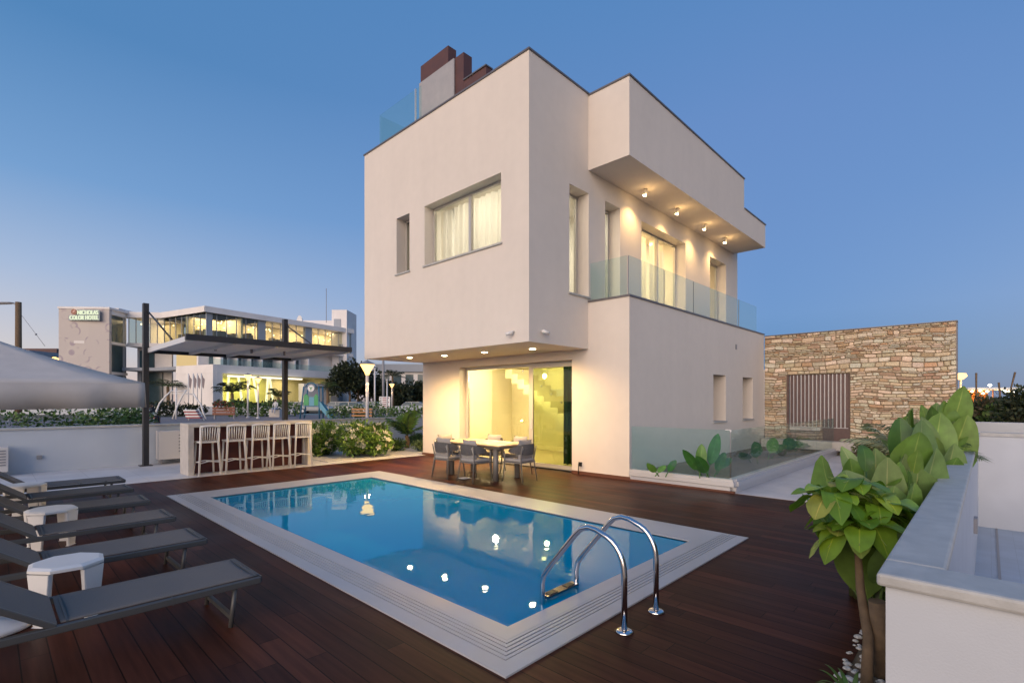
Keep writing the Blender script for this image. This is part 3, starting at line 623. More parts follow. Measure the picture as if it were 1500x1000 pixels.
# canopy spots, small tilted cylinders
for i, p in enumerate(((946, 280), (993, 308), (1033, 331), (1063, 351))):
    q = onz(*p, 6.66); k = MB(); k.tube([(q.x, q.y, 6.713), (q.x, q.y+.03, 6.57)], .045, 14); o = k.build('spotlight', M['alu_bright'], V)
    k = MB(); k.tube([(q.x, q.y+.0305, 6.569), (q.x, q.y+.034, 6.555)], .04, 14); k.build('lens', M['lamp_warm'], o)
    lamp('SPOT', 'spot_beam', (q.x, q.y+.04, 6.54), V, 85, (1, .62, .24), .03, (R(14), 0, 0), R(120), 1.)
    lamp('POINT', 'spot_glow', (q.x, q.y-.06, 6.50), V, 2.8, (1, .62, .24), .05)
# balcony balustrade
def railing(name, pts, zb, zt, m, parent, n=1, clamp=True):
    (xa, ya), (xb, yb) = pts; a = Vector((xa, ya, 0)); b = Vector((xb, yb, 0)); Ln = (b-a).length; d = (b-a)/Ln; nn = Vector((-d.y, d.x, 0))
    for i in range(n):
        s0, s1 = Ln*i/n+.008, Ln*(i+1)/n-.008; g = MB(); g.obox(a, d, nn, s0, s1, -.006, .006, zb, zt); o = g.build(name, M[m], parent)
railing('balustrade_panel', ((9.2, 5.42), (17.15, 5.42)), 3.84, 4.67, 'pane_bal', V, 5)
railing('balustrade_panel', ((9.2, 5.45), (9.2, 6.37)), 3.84, 4.67, 'pane_bal', V, 1)
g = MB()
for x in (9.2, 10.79, 12.38, 13.97, 15.56): g.box(x-.006, x+.006, 5.41, 5.43, 3.841, 4.66)
g.build('glass_joint', M['ac_dark'], V)
# roof balustrade at the front parapet
railing('roof_glass', ((7.32, 10.03), (7.32, 10.26)), 8.417, 9.35, 'pane_bal', V); railing('roof_glass', ((7.32, 10.29), (7.32, 11.93)), 8.417, 9.35, 'pane_bal', V); railing('roof_glass', ((7.34, 11.93), (10.3, 11.93)), 8.417, 9.35, 'pane_bal', V)
g = MB(); g.box(7.30, 7.34, 10.265, 10.285, 8.417, 9.36); g.build('glass_post', M['alu_bright'], V)
# roof-top barbecue chimneys
g = MB(); g.box(8.0, 8.26, 9.84, 11.0, 7.6, 10.58); g.build('chimney_block', M['brown'], V)
g = MB(); g.box(8.0, 8.27, 9.25, 9.835, 7.6, 10.13); g.build('chimney_block', M['brown'], V)
g = MB(); g.box(8.0, 8.18, 8.45, 9.245, 7.6, 9.42); g.build('parapet_block', M['brown'], V)
g = MB(); g.box(8.262, 9.6, 9.9, 11.0, 7.6, 9.9); g.build('roof_room', M['brown'], V)
g = MB(); g.box(7.95, 7.99, 9.56, 11.0, 7.6, 10.10); g.build('roof_panel', M['grey_panel'], V)
g = MB(); g.box(7.97, 8.20, 8.43, 9.24, 9.421, 9.45); g.build('parapet_cap', M['coping_grey'], V)
lamp('POINT', 'roof_light', (7.7, 10.1, 8.3), V, 9, (1, .85, .6), .08)
# cameras, outside socket, vent slot
for px_, py_ in ((752, 487), (794, 486)):
    q = onx(px_, py_, 7.15) if px_ < 775 else ony(px_, py_, 6.36); g = MB()
    if px_ < 775: g.tube([q+Vector((.019, 0, .02)), q+Vector((-.04, .0, .02)), q+Vector((-.06, .02, 0))], .018, 8); g.tube([q+Vector((-.02, .0, -.0)), q+Vector((-.13, .09, -.04))], .035, 10)
    else: g.tube([q+Vector((0, .019, .02)), q+Vector((0, -.04, .02)), q+Vector((.02, -.06, 0))], .018, 8); g.tube([q+Vector((-.04, -.05, .01)), q+Vector((.1, -.1, -.03))], .035, 10)
    g.build('security_camera', M['white_pl'], V)
q = onx(850, 679, 9.139); g = MB(); g.box(9.11, 9.139, q.y-.05, q.y+.03, q.z-.05, q.z+.04); g.tube([(9.11, q.y-.01, q.z), (9.06, q.y-.01, q.z), (9.05, q.y-.01, 0.01)], .012, 6); g.build('garden_socket', M['black'], V)
q = ony(1078, 508, 5.359); g = MB(); g.box(q.x-.05, q.x+.05, 5.345, 5.359, q.z-.07, q.z+.07); g.build('vent', M['ac_dark'], V)

# ---------------------------------------------------------------- glass fronted planter
t = thing('glass_planter', 'raised planter with glass balustrade on white channel at the villa corner', 'planter', (9.14, 3.3, 0))
g = MB(); g.box(9.12, 9.22, 3.33, 5.34, .0, .10); g.box(9.22, 17.5, 3.25, 3.40, .0, .10); g.box(9.09, 9.25, 3.25, 5.34, .11, .19); g.box(9.25, 17.5, 3.22, 3.42, .11, .19)
g.box(9.11, 9.24, 3.27, 5.34, .191, .235); g.box(9.24, 17.5, 3.25, 3.40, .191, .235); g.build('channel', M['alu_bright'], t)
g = MB(); g.box(9.10, 9.14, 3.24, 5.33, .0, .035); g.build('skirting', M['skirting'], t)
railing('glass_panel', ((9.17, 5.33), (9.17, 3.34)), .236, 1.115, 'pane_bal', t); railing('glass_panel', ((9.19, 3.33), (17.4, 3.33)), .236, 1.115, 'pane_bal', t, 4)
g = MB(); g.box(9.26, 17.5, 3.43, 5.34, .0, .16); g.build('soil', M['soil'], t)
g = MB(); g.box(9.162, 9.178, 3.32, 3.34, 1.08, 1.125); g.box(9.15, 9.19, 3.33, 3.42, 1.115, 1.125); g.build('glass_clamp', M['alu_bright'], t)

# ---------------------------------------------------------------- stone wall with slatted opening
t = thing('stone_wall', 'high rubble stone wall in honey tones with a slatted opening', 'wall', (17.72, 3, 0))
g = MB(); wall(g, 'x', 17.745, .36, .61, 5.35, 0, 3.74, [(2.975, 4.69, .1, 2.46)]); g.build('wall_core', M['mortar'], t)
g = MB(); z = .01; cols = [(.52, .44, .32), (.48, .38, .26), (.56, .48, .37), (.46, .38, .29), (.44, .30, .19), (.60, .53, .43), (.52, .42, .29), (.36, .25, .18), (.50, .44, .36), (.56, .48, .38), (.53, .45, .34)]
random.seed(11)
while z < 3.70:
    h = random.choice((.05, .06, .08, .09, .11, .14)); h = min(h, 3.745-z); y = .6+random.uniform(-.0, .0)
    while y < 5.34:
        w = random.uniform(.10, .36)*(1 if h > .08 else .8); w = min(w, 5.35-y)
        if 5.35-(y+w) < .08: w = 5.35-y
        segs = [(y, y+w)]
        if z+h > .1 and z < 2.46: segs = [(max(a, 4.69) if a > 3.8 else a, min(b, 2.975) if b < 3.9 and a < 2.975 else b) for a, b in segs if not (a > 2.93 and b < 4.73)]
        for a, b in segs:
            if z+h > .1 and z < 2.46 and a < 2.975 < b: b = 2.975
            if z+h > .1 and z < 2.46 and a < 4.69 < b: a = 4.69
            if b-a < .03: continue
            parts = [(z, z+h)] if random.random() > .18 or h < .11 else [(z, z+h/2), (z+h/2, z+h)]
            for c0, c1 in parts:
                m_ = .010; x = 17.745; pr = random.uniform(.018, .065); j = lambda: random.uniform(-.009, .009); i = len(g.v)
                hh = (c1-c0)
                o4 = [(a+m_+j()*.5, c0+m_), (b-m_+j()*.5, c0+m_), (b-m_+j()*.5, c1-m_), (a+m_+j()*.5, c1-m_)]
                o4b = []
                for q_ in range(4):       # clip the corners: eight-sided outlines look hand cut
                    p0, p1 = Vector((*o4[q_],)), Vector((*o4[(q_+1) % 4],)); Lc = (p1-p0).length; ct = min(.3, random.uniform(.010, .035)/Lc)
                    o4b += [p0.lerp(p1, ct), p0.lerp(p1, 1-ct)]
                cy = (a+b)/2; cz = (c0+c1)/2; i = g.ring([(x, p.x, p.y) for p in o4b]); k2 = g.ring([(x-pr*.75, p.x, p.y) for p in o4b])
                i3 = g.ring([(x-pr+random.uniform(-.006, .006), cy+(p.x-cy)*(1-.02/max(.05, (b-a)/2)), cz+(p.y-cz)*(1-.014/max(.03, hh/2))) for p in o4b]); cc = jit(tuple(q0*1.14 for q0 in random.choice(cols)), .12)
                for q_ in range(8):
                    for A_, B_ in ((i, k2), (k2, i3)): g.f.append((A_+q_, A_+(q_+1) % 8, B_+(q_+1) % 8, B_+q_)); g.c.append(cc); g.sm.append(False)
                g.f.append(tuple(i3+q_ for q_ in range(8))); g.c.append(cc); g.sm.append(False)
        y += w
    z += h
def wob(x, y, z):
    k = min(1, (3.74-z)/.3, z/.2, (y-.6)/.2, (5.35-y)/.2)
    if 2.7 < y < 4.95 and 0 < z < 2.75: k = min(k, max(0, max(2.975-y, y-4.69, z-2.46)/.28))
    k = max(0, k); return (x, y+k*.02*sin(z*9+y*2), z+k*(.035*sin(1.7*y+z*1.3)+.015*sin(5.1*y+z*4)))
g.v = [wob(*v) for v in g.v]
g.build('stone_facing', M['stone'], t)
g = MB(); g.box(17.68, 18.12, .58, 5.35, 3.741, 3.77); g.build('capping', M['coping_grey'], t)
g = MB(); g.box(17.735, 18.1, .585, .608, 0, 3.74); g.build('end_trim', M['coping_grey'], t)
for i in range(16):
    y = 3.03+i*.107; g = MB(); g.box(17.79, 17.85, y, y+.064, .82, 2.455); g.build('slat', M['slat'], t)
g = MB(); g.box(17.78, 17.86, 2.976, 3.025, .80, 2.456); g.box(17.78, 17.86, 4.66, 4.689, .80, 2.456); g.build('slat_frame', M['slat'], t)
g = MB(); g.box(17.74, 17.80, 2.98, 3.75, .12, .80); g.box(17.8, 17.9, 3.76, 4.68, .1, .62); g.build('lower_board', M['slat'], t)
g = MB(); g.box(31, 31.3, 3.5, 12, 0, 3.4); tag(g.build('yard_wall', M['plaster']), 'pale wall glimpsed through the slats of the stone wall', 'wall')
g = MB(); g.box(17.2, 17.62, 2.3, 5.3, 0.16, .42); tag(g.build('stone_bench', M['barstone'], bevel=.01), 'low pale stone ledge at the foot of the stone wall', 'ledge')
# ---------------------------------------------------------------- pool ladder
def rail(x, label):
    t = thing('pool_handrail', label, 'handrail', (x, 1.876, .0), 'pool ladder handrails')
    zt = .70; P = [(x, 1.876, 0.005), (x, 1.876, .40)]
    for k in range(1, 7):
        a = k/6; P.append((x, 1.876+.20*(1-cos(a*pi/2*.8)), .40+.26*sin(a*pi/2*.8)))
    y0, z0 = P[-1][1], P[-1][2]
    P += [(x, y0+.10, z0+.038), (x, y0+.17, z0+.045), (x, y0+.24, z0+.02), (x, y0+.30, z0-.04), (x, 2.575, .29), (x, 2.625, .22), (x, 2.64, .15), (x, 2.64, -.75)]
    g = MB(); g.tube(P, .0215, 14); g.build('rail', M['steel'], t)
    g = MB(); g.lathe((x, 1.876, .001), [(.062, 0), (.066, .006), (.05, .016), (.024, .022)], 24); g.build('flange', M['steel'], t)
rail(3.13, 'chrome curved pool handrail nearer to the camera, on the deck corner'); rail(3.60, 'chrome curved pool handrail farther from the camera')
t = thing('pool_ladder_treads', 'submerged steel ladder treads between the two chrome handrails', 'ladder', (3.36, 2.64, -.7))
for z in (.035, -.21, -.46):
    g = MB(); g.box(3.155, 3.578, 2.60, 2.68, z-.012, z+.012); o = g.build('tread', M['steel'], t)
    for a_ in (3.2, 3.43): g = MB(); g.box(a_, a_+.1, 2.61, 2.67, z+.0125, z+.017); g.build('grip', M['black'], o)
q = onz(680, 700, .013); g = MB(); g.box(q.x-.10, q.x+.10, q.y-.1, q.y+.1, .0125, .02); tag(g.build('coping_plate', M['white_pl']), 'small white plate on the far pool coping near the dining table', 'plate')

# ---------------------------------------------------------------- dining table
t = thing('dining_table', 'pale oak topped dining table with grey oval legs on the deck', 'table', (7.48, 7.98, 0))
g = MB(); g.box(7.0, 7.96, 7.02, 8.94, .715, .745); g.build('table_top', M['tabletop'], t, bevel=.008)
g = MB(); g.box(7.1, 7.86, 7.12, 8.84, .66, .714); g.build('apron', M['chairframe'], t)
for x in (7.16, 7.80):
    for y in (7.28, 8.68): g = MB(); g.tube([(x, y, 0), (x, y, .66)], .058, 16, flat=1.); g.build('leg', M['chairframe'], t)
def dining_chair():
    """front faces +x, origin between the legs"""
    t = thing('dining_chair', 'x', 'chair', (0, 0, 0), 'woven dining chairs round the table')
    for sx, sy in ((.22, .24), (.22, -.24), (-.22, .23), (-.22, -.23)):
        g = MB(); top = (sx*.93, sy*.93, .40 if sx > 0 else .45)
        if sx > 0: P = [(sx*1.08, sy*1.08, 0), top, (sx*.86, sy*1.12, .62)]
        else: P = [(sx*1.22, sy*1.06, 0), top, (sx*1.05, sy*1.0, .62), (sx*1.18, sy*1.0, .72)]
        g.tube(P, [.011, .016, .014] if len(P) == 3 else [.011, .016, .014, .012], 8); g.build('leg', M['chairframe'], t)
    g = MB(); g.box(-.23, .25, -.245, .245, .375, .40); g.build('seat_frame', M['chairframe'], t, bevel=.008)
    g = MB(); g.box(-.21, .26, -.225, .225, .401, .47); g.build('seat_cushion', M['cushion'], t, bevel=.028)
    g = MB(); rows = []                                             # woven back that wraps round into the arms
    for i in range(25):
        a = -1.0+2*i/24; th = a*R(118); cx = -.02; rx, ry = .26, .285
        x = cx-rx*cos(th); y = ry*sin(th); k = abs(a); zt = .755-.10*max(0, k-.35)**1.2*1.3; zb = .60+.03*k+(.0 if k < .5 else (k-.5)*.0)
        zt = .77-.125*(k**2.2); zb = zt-(.19*(1-k**2)+.035)
        x2 = x-.02; rows.append([(x, y, zb), (x2, y, (zb+zt)/2), (x2, y, zt), (x2+.018*cos(th), y-.018*sin(th), zt), (x+.018*cos(th), y-.018*sin(th), zb), (x, y, zb)])
    g.grid(rows, smooth=False); g.face(rows[0][:5]); g.face(rows[-1][:5]); g.build('woven_back', M['rope'], t)
    g = MB(); g.obox((-.19, 0, .45), (.97, 0, .24), (0, 1, 0), 0, .09, -.21, .21, 0.0, .26, uz=(-.24, 0, .97)); g.build('back_cushion', M['cushion'], t, bevel=.03)
    g = MB(); n = 8; P = []                                         # loose pillow
    for s_ in (1, -1):
        rows = []
        for i in range(n+1):
            u = -1+2*i/n; row = []
            for j in range(n+1):
                v = -1+2*j/n; th = .055*((1-u**4)*(1-v**4))**.5; kk = 1-.10*(1-abs(u))*(abs(v)**3); k3 = 1-.10*(1-abs(v))*(abs(u)**3)
                pu = u*.215*k3; pv = v*.19*kk
                c = Vector((-.105, 0, .665)); row.append(c+Vector((0, 1, 0))*pu+Vector((-.28, 0, .96))*pv+Vector((.96, 0, .28))*th*s_)
            rows.append(row)
        g.grid(rows)
    g.build('pillow', M['cushion'], t)
    return t
dc = dining_chair()
spots = [((6.86, 8.42, 0), 0.05, 'grey woven dining chair, left of the two with backs to the pool'),
         ((6.90, 7.62, 0), -.04, 'grey woven dining chair, right of the two with backs to the pool'),
         ((7.55, 6.98, 0), pi/2+.08, 'grey woven dining chair at the table end nearest the sliding door'),
         ((8.12, 7.62, 0), pi-.05, 'grey woven dining chair on the window side, nearer the sliding door'),
         ((8.10, 8.42, 0), pi+.06, 'grey woven dining chair on the window side, farther from the sliding door'),
         ((7.42, 9.10, 0), -pi/2, 'grey woven dining chair at the far table end by the blank wall')]
for i, (l, rz, lab) in enumerate(spots):
    if i == 0: dc.location = l; dc.rotation_euler = (0, 0, rz); dc['label'] = lab
    else: dup(dc, l, rz, lab)

# ---------------------------------------------------------------- bar counter and stools
t = thing('bar_counter', 'pale stone outdoor bar counter with dark red recessed front', 'bar counter', (4.4, 12.9, 0))
BX0, BX1, BY0, BY1 = 3.0, 5.74, 12.56, 13.22
g = MB(); g.box(BX0, BX1, BY0, BY1, 1.055, 1.135); g.build('counter_top', M['barstone'], t, bevel=.006)
for a, b in ((BX0, BX0+.11), (BX1-.11, BX1)): g = MB(); g.box(a, b, BY0, BY1, 0.005, 1.054); g.build('end_panel', M['barstone'], t, bevel=.004)
g = MB(); g.box(BX0+.112, BX1-.112, BY0+.34, BY0+.40, .006, 1.053); g.build('front_panel', M['dkred'], t)
g = MB()
for x in (4.0, 4.75): g.lathe((x, 12.8, 1.136), [(.1, 0), (.11, .004), (.09, .008)], 14)
g.build('round_inlay', M['tabletop'], t)  # pale discs in the oak colour on the counter top
def bar_stool():
    """seen from behind: back at -y"""
    t = thing('bar_stool', 'x', 'bar stool', (0, 0, 0), 'white bar stools along the bar')
    for sx in (-1, 1):
        g = MB(); g.tube([(sx*.215, -.225, 0), (sx*.175, -.19, .72), (sx*.185, -.22, 1.06)], [.021, .024, .019], 8); g.build('rear_leg', M['white_pl'], t)
        g = MB(); g.tube([(sx*.20, .20, 0), (sx*.165, .165, .71)], [.02, .023], 8); g.build('front_leg', M['white_pl'], t)
        g = MB(); g.tube([(sx*.195, .19, .27), (sx*.205, -.21, .30)], .012, 6); g.build('side_rung', M['white_pl'], t)
    g = MB(); g.box(-.2, .2, -.2, .2, .705, .745); g.build('seat', M['white_pl'], t, bevel=.015)
    g = MB(); g.tube([(-.19, -.222, 1.06), (-.1, -.24, 1.075), (0, -.247, 1.08), (.1, -.24, 1.075), (.19, -.222, 1.06)], .026, 8); g.build('top_rail', M['white_pl'], t)
    for k in range(7):
        x = -.14+k*.0467; g = MB(); g.tube([(x*.93, -.192, .745), (x, -.215, .9), (x*1.08, -.236, 1.06)], .0115, 6, flat=1.); g.build('spindle', M['white_pl'], t)
    g = MB(); g.tube([(-.20, -.212, .27), (0, -.14, .30), (.20, -.212, .27)], .013, 6); g.tube([(-.19, .185, .27), (0, .1, .30), (.19, .185, .27)], .013, 6)
    g.tube([(0, -.14, .30), (0, .1, .30)], .011, 6); g.build('foot_rest', M['white_pl'], t)
    return t
st = bar_stool(); ordn = ['leftmost, beside the pale end panel', 'second from the left', 'in the middle of the row of five', 'fourth from the left', 'rightmost, beside the flowering bush']
for i, x in enumerate((3.36, 3.90, 4.42, 4.90, 5.44)):
    lab = 'white slatted-back bar stool at the bar, '+ordn[i]; l = (x, 12.56+(.02, -.01, .01, .0, .02)[i], .006); rz = (.03, -.04, .02, 0, -.03)[i]
    if i == 0: st.location = l; st.rotation_euler = (0, 0, rz); st['label'] = lab
    else: dup(st, l, rz, lab)

# ---------------------------------------------------------------- loungers
def lounger():
    """head at -x; origin under the foot end's middle"""
    t = thing('sun_lounger', 'x', 'sun lounger', (0, 0, 0), 'grey sling sun loungers in a row')
    W = .30; zt = .33; hx = -1.12
    g = MB(); P = []
    for i in range(15):
        x = hx-hx*i/14; P.append([(x, -W+.02+(2*W-.04)*j/8, zt-.002-.016*(1-((j-4)/4)**2)*(.6+.4*sin(i*.9))) for j in range(9)])
    g.grid(P); g.build('seat_sling', M['sling'], t, solid=.008)
    for x in (hx*.5, -.03, hx+.03): g = MB(); g.box(x-.006, x+.006, -W+.018, W-.018, zt-.008, zt+.0025) if x != hx*.5 else g.box(x-.004, x+.004, -W-.021, -W+.03, zt-.056, zt-.006); g.build('seam', M['alu_dark'], t)
    g = MB(); ca, sa = cos(R(36)), sin(R(36)); bl = .78
    g.obox((hx-.015, 0, zt-.004), (-ca, 0, sa), (0, 1, 0), 0, bl, -W+.02, W-.02, -.012, 0, uz=(sa, 0, ca)); g.build('back_sling', M['sling'], t)
    for s in (-1, 1):
        g = MB(); g.box(hx-.72, -.0, s*W-.02, s*W+.02, zt-.055, zt-.008); g.build('side_rail', M['alu_dark'], t, bevel=.006)
        g = MB(); g.obox((hx-.02, 0, zt-.004), (-ca, 0, sa), (0, 1, 0), 0, bl, s*W-.018, s*W+.018, -.03, .004, uz=(sa, 0, ca)); g.build('back_rail', M['alu_dark'], t, bevel=.005)
        for x in (-.20, hx-.45):
            g = MB(); g.tube([(x, s*(W-.01), 0), (x+.03, s*(W-.01), zt-.05)], .017, 8); g.build('leg', M['alu_dark'], t)
        g = MB(); e = (hx-.015-.45*ca, s*(W-.05), zt+.45*sa-.02); g.tube([e, (hx-.62, s*(W-.05), .28)], .008, 6); g.build('prop', M['alu_dark'], t)
    for b_ in ((.001, .012, -W, W, zt-.05, zt-.006), (hx-.735, hx-.721, -W, W, zt-.05, zt-.01), (-.20, -.17, -W+.03, W-.03, .05, .08)): g = MB(); g.box(*b_); g.build('cross_bar', M['alu_dark'], t)
    return t
lo = lounger(); rows_ = [(1.42, 4.28, .0), (1.44, 5.72, .01), (1.47, 7.0, .0), (1.48, 8.31, -.01), (1.50, 9.6, .01), (1.58, 10.74, 0)]
nm = ['nearest to the camera', 'second nearest to the camera', 'third nearest', 'fourth nearest', 'fifth nearest, second from the terrace', 'farthest from the camera, next to the tiled terrace']
for i, (x, y, rz) in enumerate(rows_):
    lab = 'grey sling sun lounger with raised back, '+nm[i]
    if i == 0: lo.location = (x, y, 0); lo['label'] = lab
    else: dup(lo, (x, y, 0), rz, lab)
def side_table():
    t = thing('side_table', 'x', 'side table', (0, 0, 0), 'white octagonal side tables between loungers')
    g = MB(); n = 8; g.lathe((0, 0, 0), [(.215, .385), (.235, .39), (.235, .41), (.205, .425)], n, smooth=False); g.build('top', M['white_pl'], t)
    for k in range(4):
        a = pi/4*(2*k)+pi/8; b = MB(); u = rotz(a); w = Vector((-u.y, u.x, 0)); P0 = u*.19; P1 = u*.225
        i = b.ring([P0-w*.085+UP*.385, P1-w*.085+UP*.385, P1+w*.085+UP*.385, P0+w*.085+UP*.385]); j = b.ring([u*.185-w*.05, u*.215-w*.05, u*.215+w*.05, u*.185+w*.05])
        for q in range(4): b.f.append((i+q, i+(q+1) % 4, j+(q+1) % 4, j+q)); b.c.append(None); b.sm.append(False)
        b.f.append((j, j+3, j+2, j+1)); b.c.append(None); b.sm.append(False); b.build('leg', M['white_pl'], t, bevel=.006)
    return t
sd = side_table()
for i, (x, y, lab) in enumerate(((.42, 5.12, 'white octagonal side table nearest the camera, beside the nearest lounger'), (.50, 7.72, 'white octagonal side table between the third and fourth loungers'), (.38, 10.22, 'white octagonal side table farthest from the camera, near the terrace'))):
    if i == 0: sd.location = (x, y, 0); sd['label'] = lab; sd.rotation_euler = (0, 0, .3)
    else: dup(sd, (x, y, 0), .3+i*.2, lab)
q = onz(8, 912, .03); g = MB(); g.lathe((q.x-.08, q.y+.02, 0), [(.24, 0), (.25, .01), (.24, .04), (.05, .07), (.04, .10)], 28)
tag(g.build('round_weight', M['white_pl']), 'white round parasol weight on the deck under the nearest lounger', 'weight')

# ---------------------------------------------------------------- umbrella over the loungers
C0 = Vector((1.30, 7.33, 1.855)); S = 3.0; AP = Vector((C0.x-S/2, C0.y+S/2, 2.50))
t = thing('parasol', 'large square cream parasol with hanging valance over the loungers', 'parasol', (AP.x, AP.y, 0))
cr = [C0, C0+Vector((-S, 0, 0)), C0+Vector((-S, S, 0)), C0+Vector((0, S, 0))]
g = MB()
for k in range(4):
    a, b = cr[k], cr[(k+1) % 4]; P = []
    for i in range(9):
        s_ = i/8; row = []
        for j in range(9):
            u = j/8; p = (a.lerp(b, u)).lerp(AP, s_); sag = .05*sin(pi*u)*(1-s_)+.04*sin(pi*s_); row.append(p-UP*sag*(.8 if i else .5))
        P.append(row)
    g.grid(P)
g.build('canopy', M['canvas'], t, solid=.004)
g = MB()
for k in range(4):
    a, b = cr[k], cr[(k+1) % 4]; d = (b-a).normalized(); nn = Vector((d.y, -d.x, 0)); P = []
    for i in range(41):
        u = i/40; sag = .025*sin(pi*u); fo = .018*sin(u*26+k)+.03*math.exp(-((u-.12)/.03)**2)
        P.append([a.lerp(b, u)-UP*sag, a.lerp(b, u)-UP*(.12+sag)+nn*fo*.5, a.lerp(b, u)-UP*(.29+sag*.6)+nn*(fo*1.2)])
    g.grid(P)
g.build('valance', M['valance'], t, solid=.004)
for k in range(4):
    g = MB(); g.tube([AP-UP*.08, cr[k].lerp(AP, .02)-UP*.03], .012, 6); g.build('rib', M['alu_dark'], t)
g = MB(); g.tube([(AP.x, AP.y, 0), (AP.x, AP.y, 2.47)], .03, 12); g.build('pole', M['alu_dark'], t)

# ---------------------------------------------------------------- steel pergola
t = thing('steel_pergola', 'dark steel cantilever canopy with pale panels and tie rods above the bar', 'pergola', (2.74, 15.36, 0))
def beam(mb, a, b, w, h):
    a = Vector(a); b = Vector(b); d = (b-a).normalized(); n_ = Vector((-d.y, d.x, 0)); 
    n_ = n_.normalized() if n_.length > 1e-3 else Vector((1, 0, 0)); u = d.cross(n_)
    mb.obox(a, d, n_, 0, (b-a).length, -w/2, w/2, -h/2, h/2, uz=u if u.z > 0 else -u)
zf = 2.93; xs = (2.79, 6.33); yf, yb = 11.72, 15.24
for x, lab in ((2.74, 0), (6.18, 1)):
    g = MB(); g.box(x-.06, x+.06, 15.26, 15.42, .006, 4.08); g.build('post', M['dark_steel'], t, bevel=.004)
    g = MB(); g.box(x-.13, x+.13, 15.2, 15.5, .005, .02); g.build('base_plate', M['dark_steel'], t)
    g = MB(); g.tube([(x+.03, 15.3, 3.9), (x+.12, 13.3, 3.02)], .02, 8); g.build('tie_rod', M['dark_steel'], t)
g = MB(); g.box(xs[0]-.04, xs[1]+.04, yf-.05, yf+.05, zf-.06, zf+.06); g.build('front_beam', M['dark_steel'], t)
g = MB(); g.box(xs[0]-.04, xs[1]+.04, yb-.05, yb+.02, zf-.10, zf+.04); g.build('back_beam', M['dark_steel'], t)
for k in range(5):
    x = xs[0]+(xs[1]-xs[0])*k/4; g = MB(); g.box(x-.03, x+.03, yf+.051, yb-.051, zf-.09, zf+.02); g.build('joist', M['alu_bright' if k in (0, 4) else 'white_pv'], t)
for k in range(4):
    a = xs[0]+(xs[1]-xs[0])*k/4+.031; b = xs[0]+(xs[1]-xs[0])*(k+1)/4-.031
    g = MB(); g.obox((a, yf+.06, zf-.02), (1, 0, 0), Vector((0, 1, 0)), 0, b-a, 0, yb-yf-.12, 0, .02); g.build('roof_panel', M['white_pv'], t)
for k in (.7, 1.6, 2.5):
    g = MB(); x = xs[0]+(xs[1]-xs[0])*k/4+.3; g.tube([(x, 13.2, zf-.02), (x, 13.2, zf-.12)], .03, 8); g.build('fitting', M['ac_dark'], t)
# air conditioners
def ac(x0, x1, y0, y1, z0, z1, lab, side):
    t = thing('air_conditioner', lab, 'air conditioner', ((x0+x1)/2, (y0+y1)/2, z0), 'outdoor air conditioner units')
    g = MB(); g.box(x0, x1, y0, y1, z0, z1); g.build('casing', M['ac'], t, bevel=.012)
    for k in range(6):
        z = z0+.25*(z1-z0)+k*.085*(z1-z0)/.75; g = MB(); g.box(x0+(x1-x0)*.45, x1-.04, y0-.012, y0-.001, z, z+.03); g.build('louvre', M['ac_dark'], t)
    g = MB(); g.box(x0+.05, x0+.1, y0+.05, y1-.05, z0-.09, z0-.001); g.box(x1-.1, x1-.05, y0+.05, y1-.05, z0-.09, z0-.001); g.build('bracket', M['ac_dark'], t)
ac(3.02, 3.98, 15.36, 15.70, .12, .86, 'cream air conditioner unit on the white wall left of the bar', 1)
ac(-.62, .31, 15.36, 15.70, .10, .64, 'pale air conditioner unit at the left edge of the photo', 1)
# ---------------------------------------------------------------- hotel far left
def strip(mb, a, b, z0, z1, t0, t1, e0=0., e1=0.):
    a = Vector((a.x, a.y, 0)); b = Vector((b.x, b.y, 0)); d = (b-a).normalized(); n_ = Vector((-d.y, d.x, 0))
    if n_.dot(a) < 0: n_ = -n_
    mb.obox(a, d, n_, -e0, (b-a).length+e1, t0, t1, z0, z1)
T0, T1, T2, J, K, E_ = plan(86, 75), plan(160, 75.5), plan(188, 80), plan(240, 80.5), plan(302, 75), plan(514, 98.8)
HT = thing('hotel', 'long white hotel with glazed lit top floor and light yellow lobby, far left', 'hotel', (K.x, K.y, 0))
mural, nt, out = newmat('hotel_mural'); p = N(nt, 'ShaderNodeBsdfPrincipled'); L(nt, p.outputs[0], out.inputs[0]); p.inputs['Roughness'].default_value = .85
tc = N(nt, 'ShaderNodeTexCoord'); vo = N(nt, 'ShaderNodeTexVoronoi'); vo.inputs['Scale'].default_value = .62; L(nt, tc.outputs['Object'], vo.inputs['Vector'])
cr_ = N(nt, 'ShaderNodeValToRGB'); L(nt, vo.outputs['Distance'], cr_.inputs[0]); e = cr_.color_ramp.elements; e[0].position = .0; e[0].color = (.52, .47, .46, 1); e[1].position = 1; e[1].color = (.55, .50, .48, 1)
for ps, cc in ((.33, (.55, .50, .47)), (.38, (.36, .31, .36)), (.46, (.40, .34, .38)), (.50, (.56, .51, .48))): x = cr_.color_ramp.elements.new(ps); x.color = (*cc, 1)
nn_ = N(nt, 'ShaderNodeTexNoise'); nn_.inputs['Scale'].default_value = .5; L(nt, tc.outputs['Object'], nn_.inputs['Vector'])
mr_ = N(nt, 'ShaderNodeMapRange'); L(nt, nn_.outputs[0], mr_.inputs[0]); mr_.inputs[1].default_value = .45; mr_.inputs[2].default_value = .55
mx_ = N(nt, 'ShaderNodeMix', data_type='RGBA'); L(nt, mr_.outputs[0], mx_.inputs[0]); mx_.inputs[6].default_value = (.54, .49, .47, 1); L(nt, cr_.outputs[0], mx_.inputs[7]); L(nt, mx_.outputs[2], p.inputs['Base Color'])
g = MB(); strip(g, T0, T1, 0, 15.4, 0, .5); g.build('tower_wall', mural, HT)
